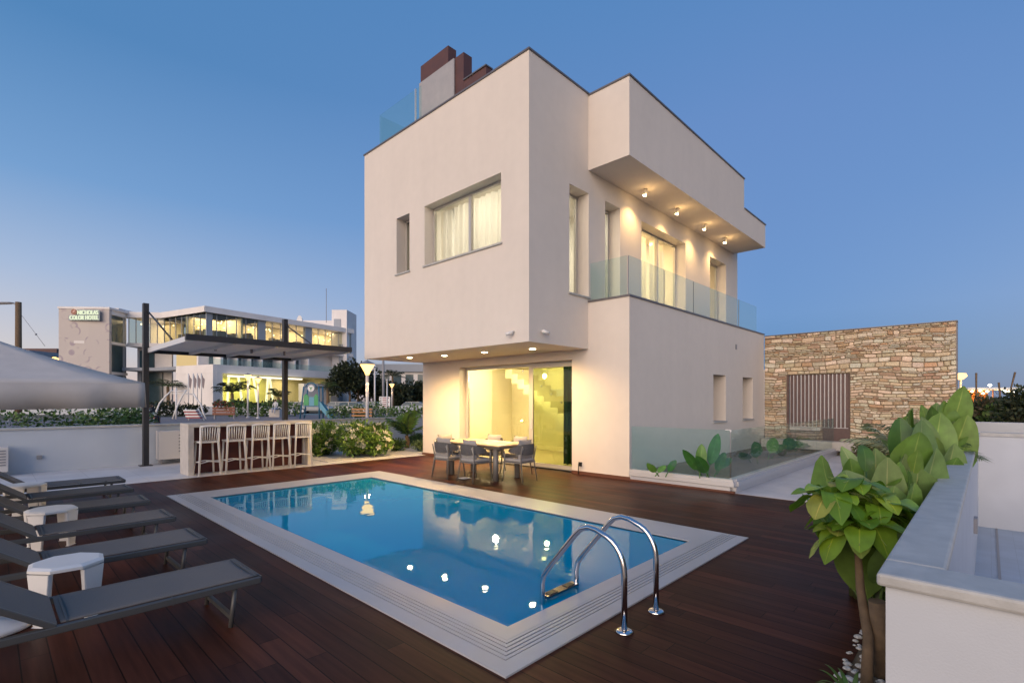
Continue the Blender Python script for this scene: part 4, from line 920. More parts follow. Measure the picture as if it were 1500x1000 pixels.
g = MB(); strip(g, T0, T0.lerp(T1, .93), 0, 15.4, .51, 4.3); g.build('tower_side', M['hotel_grey'], HT)
g = MB(); strip(g, T0, T1, 15.401, 15.7, -.1, 4.5, .1, .1); strip(g, T1, T2, 14.7, 15.7, 0.05, 5, -.2, 0); strip(g, T2, J, 14.8, 15.7, -.5, 10, 0, .5); strip(g, J, K, 14.8, 15.7, -.5, 10, .2, .6); strip(g, K, E_, 14.8, 15.65, -.6, 14, .6, .3); g.build('roof_fascia', M['hotel_wall'], HT)
# glazed upper storeys
g = MB()
for a, b in ((T2, J), (J, K), (K, E_)): strip(g, a, b, 10.2, 10.8, -.3, 12, 0, .3)
strip(g, T1, T2, 10.2, 10.6, .1, 5, -.2); strip(g, T1, T2, 5.6, 6, .1, 5, -.2); g.build('floor_band', M['hotel_wall'], HT)
g = MB()
for a, b in ((T2, J), (J, K), (K, E_)): strip(g, a, b, 10.81, 14.79, 5.5, 5.8)
g.build('inner_wall', M['inner'], HT)
g = MB(); pn = []
for a, b, n_ in ((T2, J, 5), (J, K, 7), (K, E_, 18)):
    for i in range(n_+1):
        q = a.lerp(b, i/n_); d = (b-a).normalized(); strip(g, q, q+d*.09, 10.81, 14.79, .0, .12)
    k = MB(); strip(k, a, b, 10.81, 14.79, .05, .06); k.build('glazing', M['hotel_glass'], HT)
g.build('mullion', M['hotel_grey'], HT)
g = MB()
for px_ in (304.5, 380, 382, 384, 451, 455): 
    pass
def onwing(px_):      # distance along K..E_ seen at px
    lo_, hi = 0., 1.
    for _ in range(40):
        m_ = (lo_+hi)/2; v = K.lerp(E_, m_); pxx = CX+F*(v.dot(RGT))/(v.dot(FWD))
        if pxx < px_: lo_ = m_
        else: hi = m_
    return lo_
def wing(p0, p1, z0, z1, t0, t1, mb): strip(mb, K.lerp(E_, onwing(p0)), K.lerp(E_, onwing(p1)), z0, z1, t0, t1)
for p0, p1 in ((303, 311), (378, 389), (447, 457)): g = MB(); wing(p0, p1, 10.81, 14.79, -.05, .3, g); g.build('column', M['hotel_grey'], HT)
random.seed(5)
g = MB()
for a, b, n_ in ((T2, J, 4), (J, K, 9), (K, E_, 34)):
    d = (b-a).normalized(); nn = Vector((-d.y, d.x, 0)); nn = nn if nn.dot(a) > 0 else -nn
    for _ in range(n_):
        q = a.lerp(b, random.uniform(.04, .96))+nn*random.uniform(1, 4.5); g.lathe((q.x, q.y, random.uniform(13.0, 14.3)), [(.05, -.12), (.13, 0), (.05, .12)], 8)
g.build('pendant_lamp', M['bulb'], HT)
g = MB()
for _ in range(46):
    a, b = (K, E_) if random.random() < .75 else (J, K); d = (b-a).normalized(); nn = Vector((-d.y, d.x, 0)); nn = nn if nn.dot(a) > 0 else -nn; s_ = random.uniform(.02, .97)
    strip(g, a.lerp(b, s_), a.lerp(b, s_)+d*random.uniform(.3, 1.3), 10.81, 10.81+random.uniform(.8, 1.9), random.uniform(1, 2.5), 3.2)
g.build('restaurant_furniture', M['chairframe'], HT)
for a, b, s_, en in ((T2, J, .5, 260), (J, K, .5, 420), (K, E_, .13, 480), (K, E_, .4, 480), (K, E_, .65, 420), (K, E_, .9, 420)):
    d = (b-a).normalized(); nn = Vector((-d.y, d.x, 0)); nn = nn if nn.dot(a) > 0 else -nn; q = a.lerp(b, s_)+nn*3
    lamp('AREA', 'restaurant_light', (q.x, q.y, 14.6), HT, en, (1, .68, .38), 3.5, sy=3.5)
# middle storey
g = MB()
for a, b in ((T2, J), (J, K), (K, E_)): strip(g, a, b, 0, 10.19, 2.2, 2.6)
g.build('back_wall', M['hotel_wall'], HT)
for p0, p1 in ((318, 343), (352, 364), (370, 382), (386, 410), (414, 430), (434, 448)): g = MB(); wing(p0, p1, 6.9, 9.7, 2.0, 2.19, g); g.build('window', M['hotel_dark'], HT)
for p0 in (348, 367, 384, 412, 432, 452): g = MB(); wing(p0, p0+1.6, 6.8, 10.19, .1, 2.19, g); g.build('balcony_divider', M['hotel_wall'], HT)
g = MB(); wing(306, 500, 6.9, 8.0, .05, .08, g); g.build('balcony_glass', M['pane_bal'], HT)
g = MB(); strip(g, T1, T2, 10.61, 14.6, .3, .35, -.3); strip(g, T1, T2, 6.01, 10.1, .3, .35, -.3); strip(g, T1, T2, .1, 5.5, .3, .35, -.3); g.build('tower_glazing', M['hotel_dark'], HT)
g = MB(); strip(g, T2, J, 6.3, 6.8, -1.5, 2.1); strip(g, J, K, 6.3, 6.8, -1.5, 2.1); g.build('terrace_slab', M['hotel_grey'], HT)
g = MB(); strip(g, T2.lerp(J, .15), T2.lerp(J, .75), 0, 6.2, 1.9, 2.19); strip(g, T2.lerp(J, .1), T2.lerp(J, .5), 7, 9.8, 1.9, 2.19); g.build('window', M['hotel_dark'], HT)
g = MB(); strip(g, J.lerp(K, .0), J.lerp(K, .45), 7, 9.4, 1.9, 2.19); g.build('lit_window', emit('lit_blind', (1, .72, .35), .75), HT)
# lobby block in front
L0, L1 = plan(312, 70), plan(494, 90); LB0 = plan(262, 76)
g = MB()
lob = (L1-L0).length; d = (L1-L0).normalized(); nn = Vector((-d.y, d.x, 0)); nn = nn if nn.dot(L0) > 0 else -nn
def lobx(px_):
    a_, b_ = 0., 1.
    for _ in range(40):
        m_ = (a_+b_)/2; v = L0.lerp(L1, m_); pxx = CX+F*(v.dot(RGT))/(v.dot(FWD))
        if pxx < px_: a_ = m_
        else: b_ = m_
    return a_
def lob_(p0, p1, z0, z1, t0, t1, mb): strip(mb, L0.lerp(L1, lobx(p0)), L0.lerp(L1, lobx(p1)), z0, z1, t0, t1)
lob_(312, 494, 5.5, 6.7, 0, 9, g); lob_(312, 326, 0, 5.49, 0, 9, g); lob_(484, 494, 0, 5.49, 0, 9, g)
strip(g, LB0, L0, 0, 6.69, .2, .6, 0, -.05); g.build('lobby_wall', M['hotel_wall'], HT)
g = MB(); lob_(326.2, 425, 0, 5.49, 6, 6.3, g); g.build('lobby_inner_wall', mat('lobby_green_wall', (.62, .60, .22), .8), HT)
g = MB(); lob_(425.2, 484, 0, 5.49, 6, 6.3, g); g.build('lobby_inner_wall', M['inner'], HT)
g = MB(); lob_(436, 470, 0, 4.4, -1.5, -.2, g); g.build('entrance_screen', M['hotel_wall'], HT)
g = MB(); lob_(326.2, 484, 0, 5.49, .3, .32, g); g.build('lobby_glass', M['hotel_glass'], HT)
g = MB(); lob_(332, 440, 5.0, 5.25, -.5, -.1, g); g.build('canopy_light', emit('cove_light', (1, .9, .7), 1.6), HT)
for p0, p1, z0 in ((358, 365, 5.1), (374, 371, 5.1), (380, 387, 5.1), (401, 398, 5.1), (404, 410, 5.1), (344, 341, 5.)):
    a_ = L0.lerp(L1, lobx(p0))+nn*1.4; b_ = L0.lerp(L1, lobx(p1))+nn*1.4; g = MB(); g.tube([(a_.x, a_.y, z0), (b_.x, b_.y, .3)], .16, 8); g.build('slanted_light', emit('tube_light', (1, .88, .5), 2.6), HT)
for p0, en, cc in ((345, 330, (1, .85, .35)), (375, 330, (1, .85, .35)), (405, 330, (1, .8, .35)), (445, 300, (1, .72, .35))):
    q = L0.lerp(L1, lobx(p0))+nn*3.6; lamp('AREA', 'lobby_light', (q.x, q.y, 5.3), HT, en, cc, 2.5, sy=2.5)
# service tower at the right end, roof top things
a_, b_ = plan(486, 97), plan(508, 97); g = MB(); strip(g, a_, b_, 0, 19.2, 0, 6); a2, b2 = plan(444, 100), plan(486, 100); strip(g, a2, b2, 15.6, 17.6, 0, 6); g.build('service_tower', M['hotel_wall'], HT)
g = MB(); strip(g, plan(489, 96.9), plan(499, 96.9), 14.5, 17.4, 0, .08); strip(g, plan(496, 96.8), plan(502, 96.8), .5, 12.5, 0, .08); g.build('tower_window', M['hotel_grey'], HT)
q = plan(478, 99); g = MB(); g.tube([(q.x, q.y, 17), (q.x, q.y, 23.8)], .06, 5); g.build('antenna', M['ac_dark'], HT)
q = plan(443, 96); g = MB(); g.lathe((0, 0, 0), [(.1, 0), (.8, .2), (1.3, .6), (1.25, .62), (.75, .25), (.1, .05)], 16); g.v = [(q.x-z, q.y+x, 16.6+y) for x, y, z in g.v]; g.build('satellite_dish', M['white_pl'], HT)
g = MB(); strip(g, plan(150, 79), plan(174, 79), 15.71, 16.2, 0, 5); strip(g, plan(176, 79.5), plan(204, 82), 15.71, 16.0, 0, 5); g.build('roof_plant', M['hotel_wall'], HT)
# sign on the tower
SG = thing('hotel_sign', 'backlit hotel name sign with round brown emblem on the mural wall', 'sign', (plan(126, 74.8).x, plan(126, 74.8).y, 13))
def text(s_, px0, px1, yb, yt, d_, m, parent, name='lettering'):
    cu = bpy.data.curves.new('t', 'FONT'); cu.body = s_; cu.extrude = .04; cu.size = 1; to = bpy.data.objects.new('t', cu); COL.objects.link(to)
    bpy.context.view_layer.update(); me = bpy.data.meshes.new_from_object(to.evaluated_get(bpy.context.evaluated_depsgraph_get())); bpy.data.objects.remove(to)
    xs_ = [v.co.x for v in me.vertices]; ys_ = [v.co.y for v in me.vertices]; x0_, x1_ = min(xs_), max(xs_); y0_, y1_ = min(ys_), max(ys_)
    A_, B_ = atd(px0, yb, d_), atd(px1, yb, d_); top = atd(px0, yt, d_); u = (B_-A_); org = ORG[parent.name]
    nrm = Vector((-u.y, u.x, 0)).normalized()
    for v in me.vertices:
        w = A_+u*((v.co.x-x0_)/(x1_-x0_))+UP*(top.z-A_.z)*((v.co.y-y0_)/(y1_-y0_))+nrm*(-v.co.z*2); v.co = w-org
    me.name = name; me.materials.clear(); me.materials.append(m); o = bpy.data.objects.new(name, me); COL.objects.link(o); o.parent = parent; return o
sgm = emit('sign_glow', (.92, 1, .70), .95)
text('NICHOLAS', 113.5, 143.5, 460.5, 454.5, 74.7, sgm, SG); text('COLOR HOTEL', 102, 144, 468, 462, 74.7, sgm, SG)
a_ = atd(100.5, 469.3, 74.9); b_ = atd(146, 469.3, 74.9); g = MB(); strip(g, a_, b_, a_.z, atd(100, 461.3, 74.9).z, 0, .08); a_ = atd(112.5, 461.4, 74.9); b_ = atd(146, 461.4, 74.9); strip(g, a_, b_, a_.z+.02, atd(100, 453.3, 74.9).z, 0, .08); g.build('backing', M['hotel_grey'], SG)
q = atd(108, 456.5, 74.6); u = RGT; g = MB(); g.prism([(.42*cos(k*pi/10), .42*sin(k*pi/10)) for k in range(20)], q, u, UP, FWD, .1); g.build('emblem', mat('emblem_brown', (.30, .12, .08), .5), SG)
g = MB(); g.prism([(.1+.2*cos(k), .05+.2*sin(k)) for k in [i*.45 for i in range(1, 7)]]+[(-.05, .1), (-.22, -.15), (.05, -.1)], q-FWD*.03, u, UP, FWD, .02); g.build('emblem_mark', mat('emblem_pale', (.6, .35, .3), .5), SG)

# other far buildings
def low_building(name, lab, p0, p1, d_, z0, z1, roofc, cat='building', wins=4):
    a_, b_ = plan(p0, d_), plan(p1, d_); t = thing(name, lab, cat, (a_.x, a_.y, 0)); g = MB(); strip(g, a_, b_, 0, z1, 0, 8); g.build('wall', M['hotel_wall'], t)
    g = MB(); strip(g, a_, b_, z1+.001, z1+(z0), -.8, 9, .6, .6); g.build('roof', roofc, t)
    for i in range(wins):
        u0 = (i+.15)/wins; u1 = (i+.8)/wins; g = MB(); strip(g, a_.lerp(b_, u0), a_.lerp(b_, u1), z1*.62, z1*.93, -.06, -.01); g.build('window', M['hotel_dark'], t)
low_building('distant_building', 'pale two storey building with flat blue grey roof behind dark trees', 556, 680, 105, 1.6, 7.6, M['hotel_grey'], wins=7)
low_building('distant_house', 'small house with brown roof edge just left of the hotel tower', 40, 84, 95, .8, 10.6, M['brown'], wins=3)
low_building('distant_shed', 'low roofed building partly behind the parasol', -60, 44, 88, .8, 9.6, M['hotel_grey'], wins=3)

# ---------------------------------------------------------------- vegetation makers
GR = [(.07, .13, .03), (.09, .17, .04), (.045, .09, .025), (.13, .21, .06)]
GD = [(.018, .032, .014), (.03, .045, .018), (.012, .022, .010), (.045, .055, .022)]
BR = [(.16, .28, .05), (.22, .36, .07), (.11, .2, .04)]
def tree(lab, x, y, h, r, cols, group, seed, leaf=.45, n=900, name='tree'):
    random.seed(seed); t = thing(name, lab, 'tree', (x, y, 0), group); g = MB(); P = [(x, y, 0), (x+.1, y, h*.3), (x-.1, y+.1, h*.7)]; g.tube(P, [.22, .16, .06], 7)
    for k in range(5):
        a = random.uniform(0, 6.28); z = h*random.uniform(.25, .5); g.tube([(x, y, z), (x+r*.6*cos(a), y+r*.6*sin(a), z+h*.25)], [.1, .03], 5)
    g.build('trunk', M['bark'], t); g = MB()
    for k in range(7):
        a = random.uniform(0, 6.28); rr = random.uniform(.1, .6)*r; c = (x+rr*cos(a), y+rr*sin(a), h*random.uniform(.4, .82)); s_ = r*random.uniform(.4, .65)
        leaves(g, c, (s_, s_, s_*.8), n//7, leaf, cols, .4)
    g.build('crown', M['leaf_far'], t)
def palm(lab, x, y, h, L_, n, cols, seed, trunk=.16, w=.09, name='palm_tree', group=None, droop=.8, z0=0., mat_='leaf_far', lift=.5, leaflets=12):
    random.seed(seed); t = thing(name, lab, 'palm', (x, y, z0), group); g = MB()
    P = [(x, y, z0), (x+.04, y, z0+h*.5), (x, y+.03, z0+h)]; g.tube(P, [trunk*1.25, trunk, trunk*.85], 9); g.build('trunk', M['bark'], t)
    for k in range(n):
        g = MB(); a = 6.283*k/n+random.uniform(-.2, .2); el = random.uniform(lift-.25, lift+.75); d = Vector((cos(a)*cos(el), sin(a)*cos(el), sin(el))); col = jit(random.choice(cols), .25)
        c0 = Vector((x, y, z0+h)); ln = L_*random.uniform(.8, 1.1); pts = []
        for i in range(leaflets+1):
            u = i/leaflets; pts.append(c0+d*ln*u-UP*droop*ln*u*u*.6)
        g.tube(pts, [max(.003, trunk*.12*(1-i/leaflets)+.003) for i in range(leaflets+1)], 4, col=(.14, .15, .05))
        for i in range(1, leaflets):
            tg = (pts[i+1]-pts[i-1]).normalized(); sd = tg.cross(UP).normalized(); u = i/leaflets; ll = ln*.36*(sin(pi*(.12+.85*u)))**.7
            for s_ in (-1, 1):
                dd = (sd*s_+tg*.75+UP*random.uniform(-.25, .1)).normalized(); e_ = pts[i]+dd*ll-UP*ll*.25; m_ = pts[i]+dd*ll*.5
                ww = w*L_*.3; g.face([pts[i]-tg*ww*.4, m_-tg*ww, e_, m_+tg*ww*.6], jit(col, .12))
        g.build('frond', M[mat_], t)
    return t
def shrub(lab, x, y, r, h, cols, seed, n=900, leaf=.09, flowers=0, name='shrub', cat='shrub', group=None, z0=0., mat_='leaf', upright=.0, rx=None, fsz=1.):
    random.seed(seed); t = thing(name, lab, cat, (x, y, z0), group); g = MB(); fl = MB()
    for k in range(max(5, int(r*14))):
        a = random.uniform(0, 6.28); rr = r*random.uniform(.0, .62); g.tube([(x+rr*.2*cos(a), y+rr*.2*sin(a), z0), (x+rr*cos(a)*(rx or 1), y+rr*sin(a), z0+h*random.uniform(.5, .85))], [.018*leaf/.09, .006], 4, col=(.10, .09, .05))
    g.build('stem', M['leaf'], t); g = MB(); bl = 8
    for k in range(bl):
        a = random.uniform(0, 6.28); rr = r*random.uniform(.1, .6); c = Vector((x+rr*cos(a)*(rx or 1), y+rr*sin(a), z0+h*random.uniform(.3, .72))); s_ = r*random.uniform(.38, .6); leaves(g, c, (s_*(rx or 1), s_, h*.32), n//bl, leaf, cols, .35)
        for _ in range(flowers//bl):
            d = Vector((random.gauss(0, 1), random.gauss(0, 1), random.gauss(.3, 1))).normalized(); p_ = c+Vector((d.x*s_*(rx or 1), d.y*s_, d.z*h*.32))*1.06; a0 = random.uniform(0, 6)
            e1 = d.orthogonal().normalized(); e2 = d.cross(e1)
            for q in range(5):
                aa = a0+q*1.2566; u = e1*cos(aa)+e2*sin(aa)+d*.3; w_ = e2*cos(aa)-e1*sin(aa); s2 = leaf*.42*fsz
                fl.face([p_, p_+u*s2*.6+w_*s2*.35, p_+u*s2*1.1, p_+u*s2*.6-w_*s2*.35], (.75, .72, .60))
    for _ in range(int(n*.10)):
        a = random.uniform(0, 6.28); rr = r*random.uniform(0, .85); b = Vector((x+rr*cos(a)*(rx or 1), y+rr*sin(a), z0+h*random.uniform(.45, .85))); blade(g, b, (cos(a)*.5, sin(a)*.5, 1), leaf*random.uniform(1.8, 3), leaf*.2, jit(random.choice(cols), .3), .25, 3)
    g.build('foliage', M[mat_], t)
    if flowers: fl.build('flower', M['leaf'], t)
    return t

# ---------------------------------------------------------------- park beyond the wall
def P_(px_, d_): v = plan(px_, d_); return v.x, v.y
tr = [(512, 84, 8.2, 3.0, 'tall dark tree against the right end of the hotel'), (524, 88, 7.5, 3.0, 'dark tree behind the large glowing park lamp'), (541, 92, 6.6, 2.8, 'dark tree just right of the large park lamp'),
      (560, 90, 5.2, 2.8, 'dark tree around the foot of the dark mast'), (582, 88, 4.6, 2.8, 'dark broad tree above the white and pink notice board'), (602, 90, 4.3, 2.8, 'dark tree under the pale roofed building'), (620, 92, 4.5, 2.8, 'dark tree at the villa corner edge')]
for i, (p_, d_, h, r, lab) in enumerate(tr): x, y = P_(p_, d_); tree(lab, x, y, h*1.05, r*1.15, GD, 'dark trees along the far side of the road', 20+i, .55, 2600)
x, y = P_(575, 74); palm('dark palm beside the notice board', x, y, 5.2, 2.4, 14, GD, 51, name='palm_tree', w=.1)
for i, (p_, d_, h, L_, lab) in enumerate(((340, 66, 2.6, 3.6, 'palm in front of the hotel lobby, left of the park lamps'), (408, 68, 2.0, 2.6, 'small palm in front of the lobby, right of the two park lamps'), (246, 72, 3.6, 3.0, 'dark palm behind the swing frame at the hotel wall'), (480, 72, 3.4, 2.2, 'dark palm by the white entrance screen of the hotel'))):
    x, y = P_(p_, d_); palm(lab, x, y, h, L_, 14, GD+GR[:1], 60+i, .22, .1)
random.seed(3)
def hedge(name, lab, p0, p1, d0, d1, h, cols, n, leaf, flowers=0):
    a_, b_ = plan(p0, d0), plan(p1, d1); g = MB(); Ln = (b_-a_).length; k = int(Ln/1.1)+1
    t = thing(name, lab, 'hedge', (a_.x, a_.y, 0)); fl = MB()
    for i in range(k):
        c = a_.lerp(b_, (i+.5)/k); hh = h*random.uniform(.75, 1.1); leaves(g, (c.x, c.y, hh*.5), (.8, .8, hh*.52), n, leaf, cols, .3)
        for _ in range(flowers):
            q = Vector((c.x+random.uniform(-.7, .7), c.y+random.uniform(-.8, .3), hh*random.uniform(.55, 1.02))); s_ = leaf*.5
            for q2 in range(4): aa = q2*1.57+random.random(); fl.face([q, q+Vector((cos(aa)*s_, sin(aa)*s_, s_*.3)), q+Vector((cos(aa+.7)*s_*1.3, sin(aa+.7)*s_*1.3, s_*.6))], (.72, .70, .58))
    g.build('foliage', M['leaf_far'], t)
    if flowers: fl.build('flower', M['leaf_far'], t)
hedge('hedge', 'long green hedge with pale flowers right behind the terrace wall under the parasol', -60, 122, 19, 22, 1.28, GR, 260, .17, 14)
hedge('hedge', 'green hedge behind the terrace wall beside the left pergola post', 128, 212, 24, 30, 1.35, GR, 260, .2, 14)
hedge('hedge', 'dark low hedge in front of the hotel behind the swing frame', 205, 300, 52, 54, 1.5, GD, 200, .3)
hedge('hedge', 'green hedge between the park lamps and the slide', 335, 436, 50, 52, 1.5, GR, 240, .28, 0)
hedge('hedge', 'hedge with pale flowers between the slide and the large park lamp', 484, 560, 40, 42, 1.4, GR, 260, .22, 14)
hedge('hedge', 'green shrubs on the terrace wall line beside the villa corner', 560, 640, 34, 38, 1.25, GR, 240, .2, 0)
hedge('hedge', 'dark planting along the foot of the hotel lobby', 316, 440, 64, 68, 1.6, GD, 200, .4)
def park_lamp(x, y, h, lab, hd=.5, en=60):
    t = thing('park_lamp', lab, 'lamp', (x, y, 0), 'park lamps'); g = MB(); g.tube([(x, y, 0), (x, y, h-hd*1.1)], .07, 10); g.lathe((x, y, 0), [(.16, 0), (.14, .12), (.08, .18)], 12); g.build('pole', M['ac'], t)
    z = h-hd; g = MB(); g.lathe((x, y, z), [(.10, -.08), (.12, 0), (.30*hd/.5, hd*.62), (.05, hd*.64)], 6, smooth=False); g.build('lantern', M['lantern'], t)
    g = MB(); g.lathe((x, y, z+hd*.645), [(.36*hd/.5, 0), (.33*hd/.5, .03), (.06, hd*.3), (.02, hd*.36)], 6, smooth=False); g.build('cap', M['ac_dark'], t); lamp('POINT', 'lamp_light', (x, y, z-.35), t, en, (1, .65, .3), .1)
for p_, yy, d_, lab, hd in ((538, 527, 21.7, 'large glowing park lamp near the villa corner', .56), (363, 546, 46.4, 'left one of the two glowing park lamps left of the right pergola post', .55), (378, 551, 44.7, 'right one of the two glowing park lamps left of the right pergola post', .5), (574, 560, 66, 'small glowing park lamp by the notice board', .6)):
    x, y = P_(p_, d_); park_lamp(x, y, H+(HY-yy)*d_/F, lab, hd, 90)
def pole(name, lab, p_, d_, yt, r, m, cat='pole'):
    x, y = P_(p_, d_); g = MB(); z = H+(HY-yt)*d_/F; g.tube([(x, y, 0), (x, y, z)], [r, r*.8], 8); g.lathe((x, y, z), [(r*1.6, 0), (r*1.6, r), (.01, r*1.5)], 8); tag(g.build(name, M[m]), lab, cat)
pole('white_pole', 'plain white pole right of the large park lamp', 549, 46, 541, .09, 'ac'); pole('dark_mast', 'tall dark mast behind the large park lamp', 561.5, 60, 500, .16, 'ac_dark')
pole('short_pole', 'short pale pole in front of the notice board', 567, 36, 557, .06, 'ac')
x, y = P_(27, 40); t = thing('utility_pole', 'dark wooden utility pole with street light arm at the left edge', 'utility pole', (x, y, 0)); g = MB(); g.tube([(x, y, 0), (x, y, 9.5)], [.24, .2], 10); g.build('pole', M['bark'], t)
q = atd(22, 446, 40); q2 = atd(-14, 446, 40); g = MB(); g.tube([(x, y, q.z), q, q+Vector((0, 0, .05)), q2], .04, 6); g.build('arm', M['ac_dark'], t); g = MB(); c = atd(8, 443.5, 40); g.tube([c-RGT*.9, c-RGT*.5, c+RGT*.3, c+RGT*.7], [.05, .16, .16, .05], 8, flat=.5); g.build('lamp_head', M['ac_dark'], t)
q3 = atd(32, 462, 40); q4 = atd(66, 507, 40); g = MB(); g.tube([q3, q4], .018, 4); m_ = q3.lerp(q4, .6); g.tube([m_, m_.lerp(q4, .06)], .07, 6); g.build('guy_wire', M['ac_dark'], t)
x, y = P_(80, 60); t = thing('street_light', 'glowing street light just above the parasol edge', 'street light', (x, y, 0)); g = MB(); z = H+(HY-529)*60/F; g.tube([(x, y, 0), (x, y, z)], .08, 8); g.build('pole', M['ac_dark'], t); g = MB(); g.lathe((x, y, z), [(.15, 0), (.38, .15), (.38, .35), (.1, .5)], 10); g.build('lantern', M['lantern'], t)
# play frame
sc_ = 44.
def q_(px_, py_, d_=sc_): return atd(px_, py_, d_)
t = thing('swing_frame', 'white arched metal climbing frame in the park left of the bar', 'play frame', (q_(250, 612).x, q_(250, 612).y, 0))
for a_, b_, c_ in (((226, 613), (234, 590), (252, 571)), ((253, 613), (262, 590), (273, 571)), ((302, 613), (294, 592), (283, 576))):
    p0, p1, p2 = q_(*a_), q_(*b_), q_(*c_); p0.z = 0; g = MB(); g.tube([p0, p0.lerp(p1, .5)-RGT*.05, p1, p1.lerp(p2, .5)-RGT*.05, p2], .07, 8); g.build('arched_leg', M['white_pl'], t)
p0 = q_(258, 611); p0.z = 0; g = MB(); g.tube([p0, q_(258, 568)], .07, 8); g.build('post', M['white_pl'], t); g = MB(); g.tube([q_(252, 576), q_(284, 577)], .05, 6); g.build('cross_bar', M['white_pl'], t); g = MB(); g.tube([q_(252, 573), q_(273, 572)], .05, 6); g.build('cross_bar', M['white_pl'], t)
p0 = q_(266, 578); g = MB(); g.prism([(1.0*cos(k*pi/12)*(1 if k % 2 else .96), 1.0*sin(k*pi/12)) for k in range(24)], p0, RGT, UP, FWD, .08); 
t = thing('play_ramp', 'small ramp with red and white stripes beside the arched frame', 'play ramp', (q_(285, 612, 41).x, q_(285, 612, 41).y, 0))
redm = mat('red_paint', (.30, .05, .06), .5)
for k in range(6):
    a_ = q_(273+k*.8, 600+k*2.1, 41); b_ = q_(291+k*1.3, 600+k*2.1, 41); g = MB(); g.obox(a_, RGT, FWD, 0, (b_-a_).length, -.4+k*.0, .05, -.1, .0); g.build('stripe', redm if k % 2 else M['white_pl'], t)
for a_, b_ in (((272, 598), (277, 611)), ((290, 598), (299, 611))): p1, p0 = q_(*a_, 41), q_(*b_, 41); p0.z = 0; g = MB(); g.tube([p0, p1], .05, 6); g.build('side_rail', M['white_pl'], t)
t = thing('planter_bench', 'brown wooden bench box with red flowers in the park', 'bench', (q_(324, 612).x, q_(324, 612).y, 0)); a_ = plan(311, 44); b_ = plan(344, 44); wood = mat('red_brown_wood', (.20, .07, .04), .6, noise=.2)
for z in (.35, .6, .85): g = MB(); strip(g, a_, b_, z, z+.2, 0, .08); g.build('plank', wood, t)
for s_ in (.04, .9): g = MB(); c = a_.lerp(b_, s_); strip(g, c, c+(b_-a_)*.05, 0, 1.0, .09, .25); g.build('leg', M['ac_dark'], t)
g = MB(); c = a_.lerp(b_, .5); leaves(g, (c.x, c.y, 1.25), (.8, .4, .3), 120, .2, [(.25, .05, .03), (.06, .10, .03)], .3); g.build('plant', M['leaf_far'], t)
t = thing('park_bench', 'orange brown slatted bench left of the large park lamp', 'bench', (plan(525, 38).x, plan(525, 38).y, 0)); a_ = plan(515, 38); b_ = plan(545, 38)
for z in (.42, .68, .90): g = MB(); strip(g, a_, b_, z, z+.13, 0, .06); g.build('slat', mat('orange_wood', (.42, .20, .07), .6) if z == .42 else bpy.data.materials['orange_wood'], t)
for s_ in (.06, .9): g = MB(); c = a_.lerp(b_, s_); strip(g, c, c+(b_-a_)*.04, 0, 1.0, .07, .2); g.build('leg', M['ac_dark'], t)
# slide
dS = 45.; u = RGT; v = FWD; o0 = plan(437, dS); t = thing('playground_slide', 'blue and green playground slide with round top ornament', 'slide', (o0.x, o0.y, 0))
blue = mat('blue_paint', (.03, .13, .22), .45); green = mat('green_plastic', (.03, .30, .10), .4); lblue = mat('light_blue_slide', (.08, .30, .42), .35)
def sl(x, z, y=0): return o0+u*x+v*y+UP*z
for x in (.4, 1.9):
    for y in (0, .9): g = MB(); g.tube([sl(x-.25*(x < 1), 0, y), sl(x+(.1 if x < 1 else -.05), 2.9, y)], .07, 8); g.build('post', blue, t)
g = MB(); g.obox(o0, u, v, .45, 1.85, 0, .9, 1.05, 1.15); g.build('platform', blue, t)
for x0_, x1_ in ((.5, .95), (1.45, 1.8)): g = MB(); g.prism([(x0_, 1.2), (x1_, 1.2), (x1_, 2.0), ((x0_+x1_)/2, 2.25), (x0_, 2.0)], o0-v*.06, u, UP, v, .05); g.build('side_panel', green, t)
g = MB(); g.prism([(.97, 1.15), (1.43, 1.15), (1.43, 1.95), (.97, 1.95)], o0-v*.03, u, UP, v, .04); g.build('side_panel', lblue, t)
g = MB(); g.prism([(1.15+.30*cos(k*pi/9), 2.72+.30*sin(k*pi/9)) for k in range(18)], o0-v*.05, u, UP, v, .05); g.build('round_ornament', M['white_pl'], t)
g = MB(); g.tube([sl(1.15+.46*cos(k*pi/8), 2.8+.42*sin(k*pi/8), -.03) for k in range(9)], .06, 6); g.build('ornament_rim', blue, t)
g = MB(); g.prism([(.98, 2.86), (1.1, 2.72), (1.15, 2.5), (1.2, 2.72), (1.32, 2.86), (1.15, 2.8)], o0-v*.075, u, UP, v, .02); g.build('ornament_mark', green, t)
for y in (-.05, .55):
    g = MB(); g.prism([(1.75, 1.55), (2.0, 1.5), (2.9, .3), (3.1, .05), (2.7, .05), (1.75, 1.15)], o0+v*y, u, UP, v, .05); g.build('slide_side', lblue, t)
g = MB(); g.prism([(1.8, 1.2), (2.75, .12), (2.75, .06), (1.8, 1.12)], o0+v*.01, u, UP, v, .53); g.build('slide_bed', blue, t)
g = MB()
for k in range(3): g.obox(o0, u, v, .3, .42, .05, .85, .25+k*.28, .30+k*.28)
g.obox(o0, u, v, .45, 1.85, .0, .06, .35, .42); g.build('step', blue, t)
